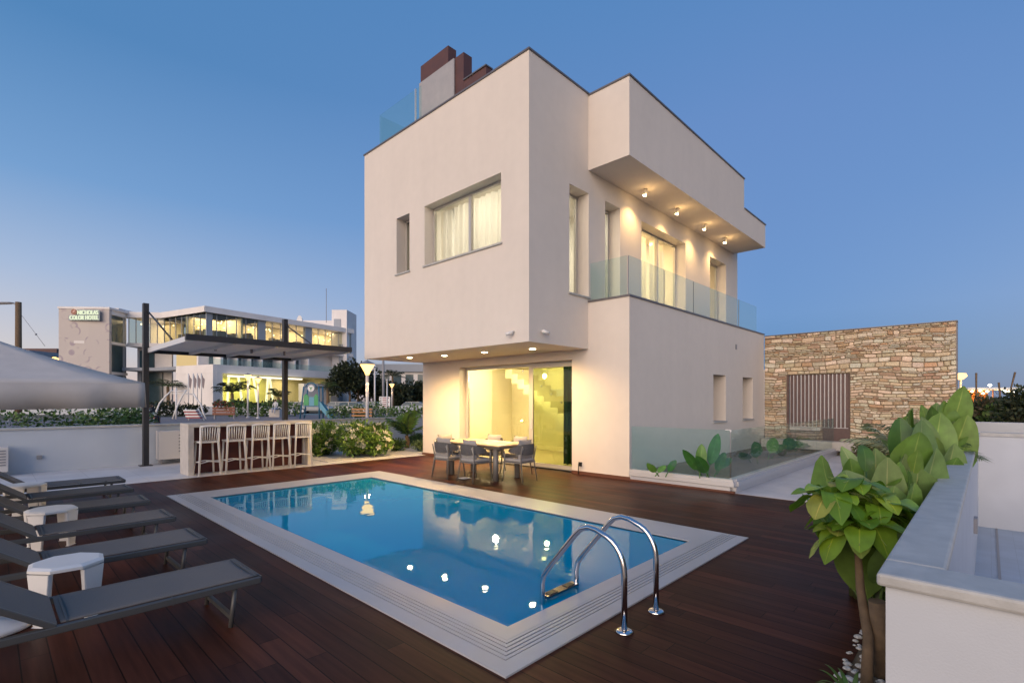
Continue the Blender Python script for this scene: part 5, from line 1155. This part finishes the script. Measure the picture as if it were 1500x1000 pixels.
# flag poles, notice board, low park wall
for i, p_ in enumerate((276, 283, 289, 295)):
    x, y = P_(p_, 66); t = thing('flag_pole', 'white flag pole with drooping flag, %s in the row of four before the hotel' % ('leftmost', 'second', 'third', 'rightmost')[i], 'flag pole', (x, y, 0), 'flag poles before the hotel')
    g = MB(); g.tube([(x, y, 0), (x, y, 5.2)], .07, 6); g.build('pole', M['white_pl'], t); g = MB(); rows = []
    for k in range(7): rows.append([Vector((x, y, 5.0))+RGT*(.08+.07*k)+FWD*.06*sin(k*1.7)-UP*(.12*k), Vector((x, y, 3.6))+RGT*(.06+.045*k)+FWD*.06*sin(k*1.7+1)-UP*(.10*k)])
    g.grid(rows); g.build('flag', mat('flag_cloth', (.28, .24, .26), .8) if i == 0 else bpy.data.materials['flag_cloth'], t)
t = thing('notice_board', 'white notice board with red lines of print by the road', 'notice board', (plan(563, 56).x, plan(563, 56).y, 0)); a_, b_ = plan(555.5, 56), plan(571.5, 56)
g = MB(); strip(g, a_, b_, .75, 2.05, 0, .06); g.build('board', M['white_pl'], t); g = MB()
for k in range(5): strip(g, a_.lerp(b_, .3), a_.lerp(b_, .9-.1*(k % 2)), 1.85-k*.22, 1.93-k*.22, -.012, -.002)
g.build('print', redm, t); g = MB()
for k in range(4): strip(g, a_.lerp(b_, .1), a_.lerp(b_, .2), 1.8-k*.25, 1.93-k*.25, -.012, -.002)
g.build('symbol', M['black'], t); g = MB(); strip(g, a_, a_.lerp(b_, .06), 0, .74, 0, .06); strip(g, a_.lerp(b_, .94), b_, 0, .74, 0, .06); g.build('leg', M['ac'], t)
g = MB(); strip(g, plan(574, 50), plan(700, 50), 0, 1.05, 0, .3); tag(g.build('park_wall', M['plaster_wall']), 'low white wall by the road beyond the notice board', 'wall')
g = MB(); strip(g, plan(-20, 57), plan(430, 57), 0, .95, 0, .3); tag(g.build('road_wall', M['plaster_wall']), 'long low white wall between the park and the hotel road', 'wall')
# parked cars
def car():
    t = thing('parked_car', 'x', 'car', (0, 0, 0), 'cars parked along the hotel road'); g = MB()
    prof = [(-2.1, .35), (-2.12, .75), (-2.0, .92), (-1.25, 1.0), (2.0, .92), (2.12, .6), (2.1, .3)]
    prof = [(-2.12, .3), (-2.14, .72), (-1.95, .93), (-1.0, 1.0), (1.0, .98), (1.9, .85), (2.12, .62), (2.1, .3)]
    g.prism(prof, (0, .84, 0), (1, 0, 0), (0, 0, 1), (0, -1, 0), 1.68); g.build('body', CARP, t, bevel=.06)
    g = MB(); i = g.ring([(-1.75, -.76, .96), (1.15, -.76, .96), (1.15, .76, .96), (-1.75, .76, .96)]); j = g.ring([(-1.25, -.6, 1.40), (.45, -.6, 1.42), (.45, .6, 1.42), (-1.25, .6, 1.40)])
    for q in range(4): g.f.append((i+q, i+(q+1) % 4, j+(q+1) % 4, j+q)); g.c.append(None); g.sm.append(False)
    g.f.append((j, j+1, j+2, j+3)); g.c.append(None); g.sm.append(False); g.build('windows', M['hotel_dark'], t)
    g = MB(); g.box(-1.27, .47, -.62, .62, 1.405, 1.45); g.obox((0, 0, 0), (1, 0, 0), (0, 1, 0), -.5, -.42, -.73, .73, 1.0, 1.43)
    for s_ in (-1, 1):
        g.tube([(1.18, s_*.77, .96), (.46, s_*.61, 1.42)], .035, 5); g.tube([(-1.78, s_*.77, .96), (-1.26, s_*.61, 1.41)], .04, 5)
    g.build('roof', CARP, t)
    for x in (-1.3, 1.3):
        for s_ in (-1, 1): g = MB(); g.tube([(x, s_*.72, .31), (x, s_*.87, .31)], .31, 16); w = g.build('wheel', M['rubber'], t); g = MB(); g.tube([(x, s_*.86, .31), (x, s_*.885, .31)], .18, 12); g.build('rim', M['alu_bright'], w)
    for s_ in (-1, 1): g = MB(); g.lathe((0, 0, 0), [(.09, -.02), (.1, .02)], 8); g.v = [(2.10+z, s_*.58+y, .7+x) for x, y, z in g.v]; g.build('headlight', M['white_pl'], t)
    return t
CARP = mat('grey_car_paint', (.34, .36, .38), .3, metal=.5, coat=.6)
ca = car(); ang = math.atan2((plan(1000, 60)-plan(-300, 60)).y, (plan(1000, 60)-plan(-300, 60)).x)
cars = [(518, 60.5, 'silver parked car nearest the large park lamp', 0.1), (500, 66.5, 'grey parked car partly behind the silver one, right of the slide', 0), (462, 63, 'grey parked car just right of the slide', .05), (428, 64, 'grey parked car between the pergola post and the slide', pi), (610, 64, 'parked car beyond the low white wall by the villa corner', 0), (548, 67, 'grey parked car behind the plain white pole', 0)]
for i, (p_, d_, lab, da) in enumerate(cars):
    x, y = P_(p_, d_)
    if i == 0: ca.location = (x, y, .006); ca.rotation_euler = (0, 0, ang+da); ca['label'] = lab
    else: dup(ca, (x, y, .006), ang+da, lab)
# people: one continuous skinned figure each, sitting
def person(lab, org, yaw, shirt, trousers, skin=(.35, .2, .14), hair=(.02, .015, .012)):
    t = thing('person', lab, 'person', org); c_, s_ = cos(yaw), sin(yaw)
    def W(x, y, z): return (x*c_-y*s_, x*s_+y*c_, z)
    J_ = {'pel': (0, 0, .50), 'sp': (.0, 0, .75), 'ch': (.03, 0, 1.0), 'nk': (.05, 0, 1.12), 'hd': (.07, 0, 1.22), 'ht': (.07, 0, 1.33)}; rad = {'pel': .15, 'sp': .13, 'ch': .15, 'nk': .055, 'hd': .09, 'ht': .075}; ed = [('pel', 'sp'), ('sp', 'ch'), ('ch', 'nk'), ('nk', 'hd'), ('hd', 'ht')]
    for k, s in (('l', 1), ('r', -1)):
        J_.update({k+'sh': (.03, s*.19, 1.04), k+'el': (.12, s*.24, .78), k+'wr': (.32, s*.14, .64), k+'hp': (.04, s*.10, .47), k+'kn': (.46, s*.13, .50), k+'an': (.46, s*.13, .09), k+'ft': (.62, s*.14, .05)})
        rad.update({k+'sh': .06, k+'el': .042, k+'wr': .03, k+'hp': .09, k+'kn': .06, k+'an': .04, k+'ft': .035}); ed += [('ch', k+'sh'), (k+'sh', k+'el'), (k+'el', k+'wr'), ('pel', k+'hp'), (k+'hp', k+'kn'), (k+'kn', k+'an'), (k+'an', k+'ft')]
    ks = list(J_); me = bpy.data.meshes.new('body'); me.from_pydata([W(*J_[k]) for k in ks], [(ks.index(a), ks.index(b)) for a, b in ed], []); o = bpy.data.objects.new('body', me); COL.objects.link(o); o.parent = t
    o.modifiers.new('Skin', 'SKIN')
    if not me.skin_vertices: me.attributes.new('skin', 'FLOAT', 'POINT')
    for i, k in enumerate(ks): sv = me.skin_vertices[0].data[i]; sv.radius = (rad[k], rad[k]); sv.use_root = (k == 'pel')
    o.modifiers.new('Subdivision', 'SUBSURF').render_levels = 1
    me.materials.append(mat('clothed_figure', shirt, .8)); 
    g = MB(); 
    for nm_, col_, pts, rr in (('trousers', trousers, ('hp', 'kn', 'an'), (.105, .075, .06)),):
        for k in 'lr': g.tube([Vector(W(*J_[k+q]))+Vector(org) for q in pts], list(rr), 8)
        g.build(nm_, mat('trousers_cloth', col_, .8), t)
    g = MB(); cH = Vector(W(.06, 0, 1.27))+Vector(org); g.lathe(cH, [(.085, -.06), (.108, 0), (.10, .06), (.05, .11), (.005, .12)], 10); g.build('hair', mat('dark_hair', hair, .7), t)
    g = MB(); cF = Vector(W(.115, 0, 1.24))+Vector(org); g.lathe(cF, [(.03, -.07), (.06, -.03), (.065, .02), (.05, .05)], 8); g.build('face', mat('skin', skin, .6), t)
a_ = plan(404, 49); person('person in a white top sitting at the edge of the hedge in the park', (a_.x, a_.y, .35), -2.4, (.6, .6, .6), (.35, .4, .5))
g = MB(); strip(g, plan(396, 49.2), plan(411, 49.2), 0, .75, -.25, .5); tag(g.build('stone_block', M['barstone']), 'low pale stone seat under the person in white', 'seat')
a_ = plan(221, 36); person('person in dark clothes sitting on a seat beside the left pergola post', (a_.x, a_.y, .0), -.9, (.03, .03, .035), (.02, .02, .03))
g = MB(); strip(g, plan(214, 36.1), plan(232, 36.1), 0.36, .42, -.35, .25); strip(g, plan(214, 36.1), plan(215, 36.1), 0.0, .36, -.3, .2);  strip(g, plan(231, 36.1), plan(232, 36.1), 0.0, .36, -.3, .2); tag(g.build('stool', wood), 'dark wooden seat under the person in dark clothes', 'seat')

# ---------------------------------------------------------------- planting near the villa
bx = [(7.35, 13.45, .72, 1.08, 'tall part of the white flowering oleander bush right of the bar', 1), (8.3, 13.7, .62, .95, 'right part of the flowering oleander bush, nearer the small palm', 2), (6.75, 14.3, .7, .98, 'back part of the flowering oleander bush against the bar end', 3), (7.75, 12.95, .5, .72, 'low front part of the oleander bush at the edge of the deck', 4)]
for x, y, r, h, lab, sd_ in bx: shrub(lab, x, y, r, h, BR+GR[1:2], sd_, n=2600 if r > .55 else 1700, leaf=.12, flowers=80, name='oleander_bush', cat='bush', group='white flowering oleander bushes by the bar', fsz=1.7)
palm('small palm with arching fronds by the villa corner', 9.9, 14.4, .45, 1.15, 12, BR+GR, 71, .07, .12, 'small_palm', None, .55, 0, 'leaf', .85, 18)
for x, y, r, h, lab, sd_ in ((9.1, 13.9, .5, .42, 'dark low round shrub left of the small palm', 5), (9.6, 13.2, .42, .38, 'pale green low round shrub in front of the small palm', 6), (10.3, 13.5, .5, .42, 'pale green low round shrub against the villa corner', 7), (10.6, 14.8, .5, .45, 'dark low shrub behind the small palm', 8)):
    shrub(lab, x, y, r, h, GR if sd_ in (5, 8) else [(.16, .22, .08), (.2, .27, .1), (.1, .16, .05)], sd_, n=1500, leaf=.06, group='low shrubs round the small palm')
g = MB(); g.box(6.2, 12.8, 12.6, 15.7, .0, .02); tag(g.build('bed_gravel', M['pebble']), kind='structure')
# strelitzia in the glass planter
def leafplant(lab, leafs, cat='plant', name='broad_leaf_plant', group=None, width_side=None):
    b0 = leafs[0][0]; t = thing(name, lab, cat, (b0.x, b0.y, b0.z), group)
    for (b, tip, w, col, droop, fold) in leafs:
        g = MB(); mid = b.lerp(tip, .32); bb = b; g.tube([bb, bb.lerp(mid, .5)+UP*.01, mid], [.012, .010, .007], 6, col=(col[0]*1.1, col[1]*1.05, col[2])); 
        sd = RGT*.9+Vector((random.uniform(-.3, .3), random.uniform(-.3, .3), 0)); paddle(g, mid-(tip-b)*.04, tip, w, jit(col, .12), droop, fold, side=sd, n=10); g.build('leaf', M['leaf'], t)
    return t
G1, G2, G3 = (.06, .22, .045), (.13, .32, .06), (.035, .14, .035)
def pl(bpx, tpx, w, Y, col, dz=.0, dr=.05, fo=.15): 
    b = ony(*bpx, Y); b.z = max(.165, b.z) if Y > 3 else b.z; return (b, ony(*tpx, Y+dz), w, col, dr, fo)
Yp = 3.75
random.seed(21)
leafplant('broad leaved plant behind the planter glass, with the tallest upright leaf at the corner', [pl((1035, 700), (1052, 632), .22, Yp, G1), pl((1030, 700), (1000, 655), .17, Yp+.1, G1), pl((1045, 702), (1062, 660), .18, Yp-.1, G3), pl((1025, 700), (1028, 648), .2, Yp+.05, G2), pl((1040, 702), (1020, 665), .2, Yp-.05, G1), pl((1050, 700), (1072, 668), .16, Yp+.2, G3)])
leafplant('low broad leaved plant at the left end of the planter', [pl((965, 697), (948, 676), .14, Yp+.7, G2), pl((975, 698), (990, 672), .14, Yp+.7, G1), pl((960, 697), (975, 680), .12, Yp+.8, G2)])
leafplant('broad leaved plant in the middle of the planter beside the path', [pl((1110, 690), (1105, 645), .3, 3.9, G3), pl((1125, 690), (1135, 640), .3, 4.0, G2), pl((1100, 690), (1085, 660), .26, 4.1, G3), pl((1130, 688), (1150, 648), .28, 4.0, G1)])
leafplant('broad leaved plant at the far end of the planter', [pl((1150, 680), (1160, 640), .35, 4.0, G3), pl((1165, 678), (1178, 645), .35, 4.1, G1), pl((1175, 675), (1190, 640), .35, 4.0, G3), pl((1180, 675), (1170, 636), .3, 4.2, G3)])
# tall leaf row along the garden wall
def tall(lab, X, Y, spec, seed, name='bird_of_paradise_plant'):
    """spec: list of (tip px, tip py, width m, colour, dY)"""
    random.seed(seed); t = thing(name, lab, 'plant', (X, Y, 0), 'tall broad leaved plants along the garden wall'); base = Vector((X, Y, 0))
    g = MB(); 
    for k in range(3): g.tube([base+Vector((.05*k-.05, .04*k-.04, 0)), base+Vector((.05*k-.05, .03*k, .45))], [.035, .02], 7, col=(.10, .12, .04))
    g.build('stem', M['leaf'], t)
    for tx, ty, w, col, dX in spec:
        tip = onx(tx, ty, X+dX); st_ = base+UP*.35; d = tip-st_; mid = st_.lerp(tip, .28)-UP*0
        ln = d.length; a = st_.lerp(tip, max(.15, 1-w*2.3/max(ln, .1))); g = MB(); g.tube([st_-UP*.2, st_.lerp(a, .5)+UP*.02, a], [.016, .012, .008], 6, col=(.12, .2, .05))
        paddle(g, a, tip, w, jit(col, .15), random.uniform(.04, .22), random.uniform(.12, .32), side=RGT+Vector((random.uniform(-.35, .35), random.uniform(-.35, .35), 0)), n=12, wav=.015); g.build('leaf', M['leaf'], t)
    top = max((onx(tx, ty, X+dX).z for tx, ty, w, col, dX in spec))
    for k in range(13):                                              # leaves leaning out of the clump all round
        an = random.uniform(0, 6.283); zz = random.uniform(.55, .95)*top; out_ = random.uniform(.15, .48); c_ = base+Vector((cos(an)*out_*1.3, max(-.12, sin(an)*out_), 0))
        tip = Vector((c_.x, c_.y, zz)); w = random.uniform(.18, .34); a = base.lerp(tip, .0)+UP*zz*random.uniform(.35, .6)+(c_-base)*.4; g = MB()
        g.tube([base+UP*.15, base.lerp(a, .6)+UP*.03, a], [.014, .010, .007], 6, col=(.12, .2, .05)); paddle(g, a, tip, w, jit(random.choice((O1, O2, O2, O3)), .25), random.uniform(.05, .3), .2, side=Vector((random.uniform(-1, 1), random.uniform(-1, 1), random.uniform(-.3, .3))), n=10, wav=.02); g.build('leaf', M['leaf'], t)
O1, O2, O3 = (.19, .29, .09), (.15, .27, .05), (.08, .17, .035)
tall('tall broad leaved plant directly behind the bright leafy shrub by the wall corner', 4.3, .56, [(1238, 672, .42, O1, .2), (1232, 745, .28, O2, .1), (1300, 660, .40, O1, .15), (1262, 640, .12, O3, .4), (1340, 690, .36, O2, 0), (1362, 735, .24, O2, -.1), (1310, 705, .34, O1, 0), (1255, 700, .36, O1, .2), (1290, 720, .34, O3, .1), (1385, 785, .11, O3, -.5)], 31)
tall('tall broad leaved plant on the deck side of the row, leaning over the bright frangipani', 5.0, .78, [(1245, 662, .42, O2, 0), (1282, 634, .40, O1, .1), (1302, 684, .44, O2, 0), (1262, 700, .42, O3, -.1), (1326, 655, .42, O1, .1), (1222, 706, .34, O2, 0), (1280, 740, .40, O2, -.3), (1312, 720, .38, O1, -.2)], 41)
tall('second tall broad leaved plant along the garden wall', 5.4, .52, [(1330, 632, .42, O1, 0), (1300, 690, .40, O3, 0), (1372, 650, .42, O1, 0), (1318, 606, .22, O3, .3), (1350, 600, .38, O1, .2), (1390, 690, .35, O2, -.2), (1345, 670, .42, O1, -.2)], 32)
tall('third tall broad leaved plant along the garden wall', 6.9, .55, [(1350, 590, .34, O1, 0), (1338, 612, .3, O3, .2), (1378, 592, .42, O2, .2), (1398, 625, .42, O1, 0), (1372, 630, .40, O2, 0), (1402, 660, .4, O2, -.2), (1345, 640, .4, O3, 0)], 33)
tall('fourth tall broad leaved plant, its leaf tips just under the street lamp', 8.6, .55, [(1382, 568, .38, O2, 0), (1372, 585, .34, O1, .2), (1412, 560, .36, O2, .1), (1417, 590, .45, O2, 0), (1398, 600, .45, O1, 0), (1378, 618, .4, O3, 0), (1420, 620, .42, O2, 0)], 34)
tall('farthest tall broad leaved plant in the row by the garden wall', 11.0, .6, [(1405, 566, .45, O2, 0), (1418, 600, .5, O3, 0), (1392, 590, .5, O3, 0), (1375, 625, .5, O3, 0), (1410, 630, .5, O2, 0)], 35)
# bright obovate-leaved shrub in front
random.seed(44)
hx_, hy_ = 3.72, .52; tp = ony(1262, 790, .56); X0_ = tp.x
t = thing('frangipani', 'bright green leafy young frangipani with bare trunk beside the wall corner', 'small tree', (3.45, .50, 0)); bs = Vector((3.45, .50, 0))
hd = ony(1255, 775, .62); g = MB(); g.tube([bs, bs.lerp(hd, .3)+RGT*.03, bs.lerp(hd, .6)+RGT*.0, hd-UP*.03], [.032, .028, .024, .018], 10); g.build('trunk', M['bark'], t)
g = MB(); g.tube([bs+Vector((.25, -.04, 0)), bs+Vector((.22, -.02, .45))], [.05, .045], 9, col=None); g.build('dead_stem', M['bark'], t)
BL = [(.18, .33, .022), (.23, .39, .03), (.13, .25, .02), (.26, .40, .05), (.10, .21, .02), (.12, .24, .02), (.30, .33, .06)]
cen = [(hd+UP*.06, 14, .34), (hd-RGT*.17+UP*.2, 12, .30), (hd+RGT*.13+UP*.14, 12, .30), (hd-RGT*.05+UP*.02-FWD*.1, 11, .30), (hd+UP*.26, 10, .27), (hd-RGT*.1-UP*.06, 8, .26), (hd+RGT*.24+UP*.06+FWD*.05, 10, .27)]
for c, n_, ln in cen:
    for k in range(n_):
        a = 6.283*k/n_+random.uniform(-.25, .25); el = random.uniform(-.35, .75); d = RGT*cos(a)+FWD*sin(a)*.9; L1_ = ln*random.uniform(.75, 1.05)
        tip = c+(d*cos(el)+UP*sin(el))*L1_; g = MB(); paddle(g, c, tip, L1_*.55, jit(random.choice(BL), .12), random.uniform(.25, .6), random.uniform(.05, .3), n=11, wav=.04, belly=1.45)
        st2 = c; g.tube([c, c.lerp(tip, .45)+UP*.005, c.lerp(tip, .9)-UP*.2*L1_], [.004, .003, .0015], 4, col=(.30, .40, .12)); g.build('leaf', M['leaf'], t)
random.seed(9)
t = thing('strap_leaf_plant', 'spiky strap leaved plant at the foot of the frangipani', 'plant', (3.25, .55, 0)); g0 = Vector((3.22, .53, 0))
for k in range(13): a = 6.283*k/13; g = MB(); blade(g, g0, (cos(a)*.6, sin(a)*.6, random.uniform(.7, 1.3)), random.uniform(.28, .42), .035, jit((.12, .22, .05), .2), .5, 8); g.build('leaf', M['leaf'], t)
palm('wispy palm with pale fronds between the leaf row and the stone wall', 12.5, 1.3, .6, 1.15, 12, [(.42, .44, .26), (.3, .34, .16)], 81, .06, .08, 'feathery_palm', None, .6, 0, 'leaf', .6, 18)
palm('feathery palm hanging over the garden wall coping', 8.6, .42, .8, .75, 9, [(.2, .24, .1), (.14, .2, .08)], 82, .03, .05, 'feathery_palm', None, .75, 0, 'leaf', .5, 18)
for x, y, r, h, lab, s_ in ((15.2, 1.5, .6, .8, 'small olive green shrub at the foot of the stone wall', 90), (16.3, 2.2, .5, .6, 'low straw coloured shrub at the end of the white path', 91), (14.6, .9, .5, 1.0, 'olive green shrub between the feathery palm and the stone wall end', 92)):
    shrub(lab, x, y, r, h, [(.14, .16, .06), (.2, .2, .09), (.09, .12, .04)], s_, n=900, leaf=.09)

# ---------------------------------------------------------------- right background
x, y = P_(1407, 24); t = thing('street_lamp', 'glowing street lamp at the right end of the stone wall', 'street lamp', (x, y, 0)); z = H+(HY-555)*24/F; g = MB(); g.tube([(x, y, 0), (x, y, z-.02)], .045, 8); g.build('pole', M['ac_dark'], t)
g = MB(); g.lathe((x, y, z-.02), [(.10, 0), (.26, .16), (.22, .28), (.05, .3)], 10); g.build('lantern', M['lantern'], t); lamp('POINT', 'street_lamp_light', (x-.3, y-.3, z-.1), t, 60, (1, .6, .25), .1)
a_, b_ = plan(1412, 62), plan(1492, 62); t = thing('lit_pavilion', 'low open pavilion lit orange in the far right distance', 'pavilion', (a_.x, a_.y, 0))
g = MB(); strip(g, a_, b_, 2.95, 3.2, -1, 6, .4, .4); g.build('roof', M['white_pl'], t); g = MB(); strip(g, a_, b_, .3, 2.94, 4, 4.2); g.build('back_wall', mat('orange_wall', (.55, .22, .06), .8), t)
for i in range(8): g = MB(); c = a_.lerp(b_, i/7.5); strip(g, c, c+(b_-a_)*.012, 0, 2.94, 0, .12); g.build('post', wood, t)
for s_ in (.12, .45, .8): q = a_.lerp(b_, s_); lamp('POINT', 'pavilion_light', (q.x+1, q.y+.6, 2.2), t, 260, (1, .55, .2), .2)
random.seed(13)
for i in range(9):
    p_ = (1424, 1436, 1440, 1450, 1446, 1472, 1478, 1483, 1488)[i]; yy = (573, 572, 576, 564, 573, 573, 573, 574, 578)[i]; q = atd(p_, yy, 60); g = MB(); g.lathe(q, [(.04, -.15), (.2, 0), (.04, .15)], 8); g.build('bulb', M['bulb_white' if i in (3, 5, 7) else 'bulb'], t)
for i, (p_, d_, r, h, c_) in enumerate(((1432, 27, 1.1, 2.0, [(.13, .09, .05), (.09, .09, .04)]), (1452, 26, 1.1, 1.85, [(.12, .09, .05), (.07, .08, .03)]), (1470, 25, 1.0, 1.75, GR), (1492, 24, 1.2, 2.3, GD), (1415, 29, 1.0, 1.7, [(.12, .09, .05), (.07, .08, .03)]), (1512, 24, 1.2, 2.1, GR))):
    x, y = P_(p_, d_); lab = ('brown dry shrub just right of the street lamp', 'brown dry shrub in front of the lit pavilion', 'green shrub in front of the pavilion right end', 'dark tall shrub at the right edge of the photo', 'brown dry shrub behind the street lamp', 'green shrub just past the right edge')[i]
    shrub(lab, x, y, r, h, c_, 100+i, n=1100, leaf=.2, mat_='leaf_far', group='shrubs beyond the far boundary wall')
for i, (p0, p1) in enumerate((((1430, 580), (1430, 546)), ((1465, 583), (1463, 560)), ((1481, 568), (1487, 545)))):
    a_, b_ = atd(*p0, 28), atd(*p1, 28); g = MB(); f0 = Vector((a_.x, a_.y, 0)); g.tube([f0, a_, b_], [.04, .035, .05], 6); tag(g.build('flower_stalk', M['bark']), ('thin dark flower stalk standing straight, nearest the street lamp', 'thin dark flower stalk, the lowest of the three', 'thin dark flower stalk leaning right, nearest the right edge')[i], 'flower stalk', 'dark stalks against the dusk sky')
# ---------------------------------------------------------------- sky, sun, camera
w = bpy.data.worlds.new('World'); scn.world = w; w.use_nodes = True; nt = w.node_tree; nt.nodes.clear()
out = nt.nodes.new('ShaderNodeOutputWorld'); bg = nt.nodes.new('ShaderNodeBackground'); L(nt, bg.outputs[0], out.inputs[0])
sky = nt.nodes.new('ShaderNodeTexSky'); sky.sky_type = 'NISHITA'; sky.sun_disc = False
SUNAZ = R(196)                                   # the afterglow lies beyond the left edge of the photo
sky.sun_elevation = R(2.5); sky.sun_rotation = pi/2-SUNAZ; sky.dust_density = .6; sky.ozone_density = 5.0; sky.air_density = 1.0
def nd(t, **k): return N(nt, t, **k)
tc = nd('ShaderNodeTexCoord'); sp = nd('ShaderNodeSeparateXYZ'); L(nt, tc.outputs['Generated'], sp.inputs[0])
fl = nd('ShaderNodeVectorMath', operation='MULTIPLY'); fl.inputs[1].default_value = (1, 1, 0); L(nt, tc.outputs['Generated'], fl.inputs[0])
nz = nd('ShaderNodeVectorMath', operation='NORMALIZE'); L(nt, fl.outputs[0], nz.inputs[0])
dt = nd('ShaderNodeVectorMath', operation='DOT_PRODUCT'); L(nt, nz.outputs[0], dt.inputs[0]); dt.inputs[1].default_value = (cos(SUNAZ), sin(SUNAZ), 0)
sm = nd('ShaderNodeMapRange'); sm.inputs[1].default_value = -1.0; sm.inputs[2].default_value = .1; L(nt, dt.outputs['Value'], sm.inputs[0])
pw = nd('ShaderNodeMath', operation='POWER'); L(nt, sm.outputs[0], pw.inputs[0]); pw.inputs[1].default_value = .62
def ramp(stops):
    r = nd('ShaderNodeValToRGB'); L(nt, sp.outputs[2], r.inputs[0]); e = r.color_ramp.elements
    e[0].position, e[1].position = stops[0][0], stops[-1][0]; e[0].color = (*stops[0][1], 1); e[1].color = (*stops[-1][1], 1)
    for p_, c_ in stops[1:-1]: x = e.new(p_); x.color = (*c_, 1)
    return r
away = ramp([(0, (.085, .20, .39)), (.15, (.16, .28, .52)), (.30, (.15, .265, .51)), (.46, (.135, .25, .505)), (.62, (.10, .23, .48)), (1, (.075, .19, .43))])
sun_ = ramp([(0, (1.0, .66, .46)), (.07, (.78, .68, .62)), (.19, (.46, .54, .68)), (.32, (.19, .36, .61)), (.5, (.07, .22, .445)), (1, (.07, .19, .43))])
mx = nd('ShaderNodeMix', data_type='RGBA'); L(nt, pw.outputs[0], mx.inputs[0]); L(nt, away.outputs[0], mx.inputs[6]); L(nt, sun_.outputs[0], mx.inputs[7])
ns = nd('ShaderNodeVectorMath', operation='SCALE'); L(nt, sky.outputs[0], ns.inputs[0]); ns.inputs['Scale'].default_value = .05
ad = nd('ShaderNodeVectorMath', operation='ADD'); L(nt, mx.outputs[2], ad.inputs[0]); L(nt, ns.outputs[0], ad.inputs[1]); L(nt, ad.outputs[0], bg.inputs[0]); bg.inputs[1].default_value = 1
SE = 5; sd_ = Vector((cos(SUNAZ)*cos(R(SE)), sin(SUNAZ)*cos(R(SE)), sin(R(SE))))
s = bpy.data.lights.new('sun', 'SUN'); s.energy = 4.45; s.angle = R(72); s.color = (1, .77, .58); so = bpy.data.objects.new('sun', s); COL.objects.link(so)
so.rotation_euler = sd_.to_track_quat('Z', 'Y').to_euler()
cam = bpy.data.cameras.new('camera'); co = bpy.data.objects.new('camera', cam); COL.objects.link(co); scn.camera = co
co.location = (0, 0, H); co.rotation_euler = (pi/2, 0, A-pi/2); cam.sensor_width = 36; cam.lens = F/1500*36; cam.shift_y = (HY-500)/1500; cam.clip_end = 3000; cam.clip_start = .05
scn.view_settings.view_transform = 'Standard'; scn.view_settings.look = 'None'; scn.view_settings.exposure = 0; scn.view_settings.gamma = 1
scn.cycles.max_bounces = 10; scn.cycles.transparent_max_bounces = 24; scn.cycles.use_denoising = True; scn.cycles.sample_clamp_indirect = 6; scn.cycles.caustics_reflective = False; scn.cycles.caustics_refractive = False
scn.cycles.use_light_tree = True
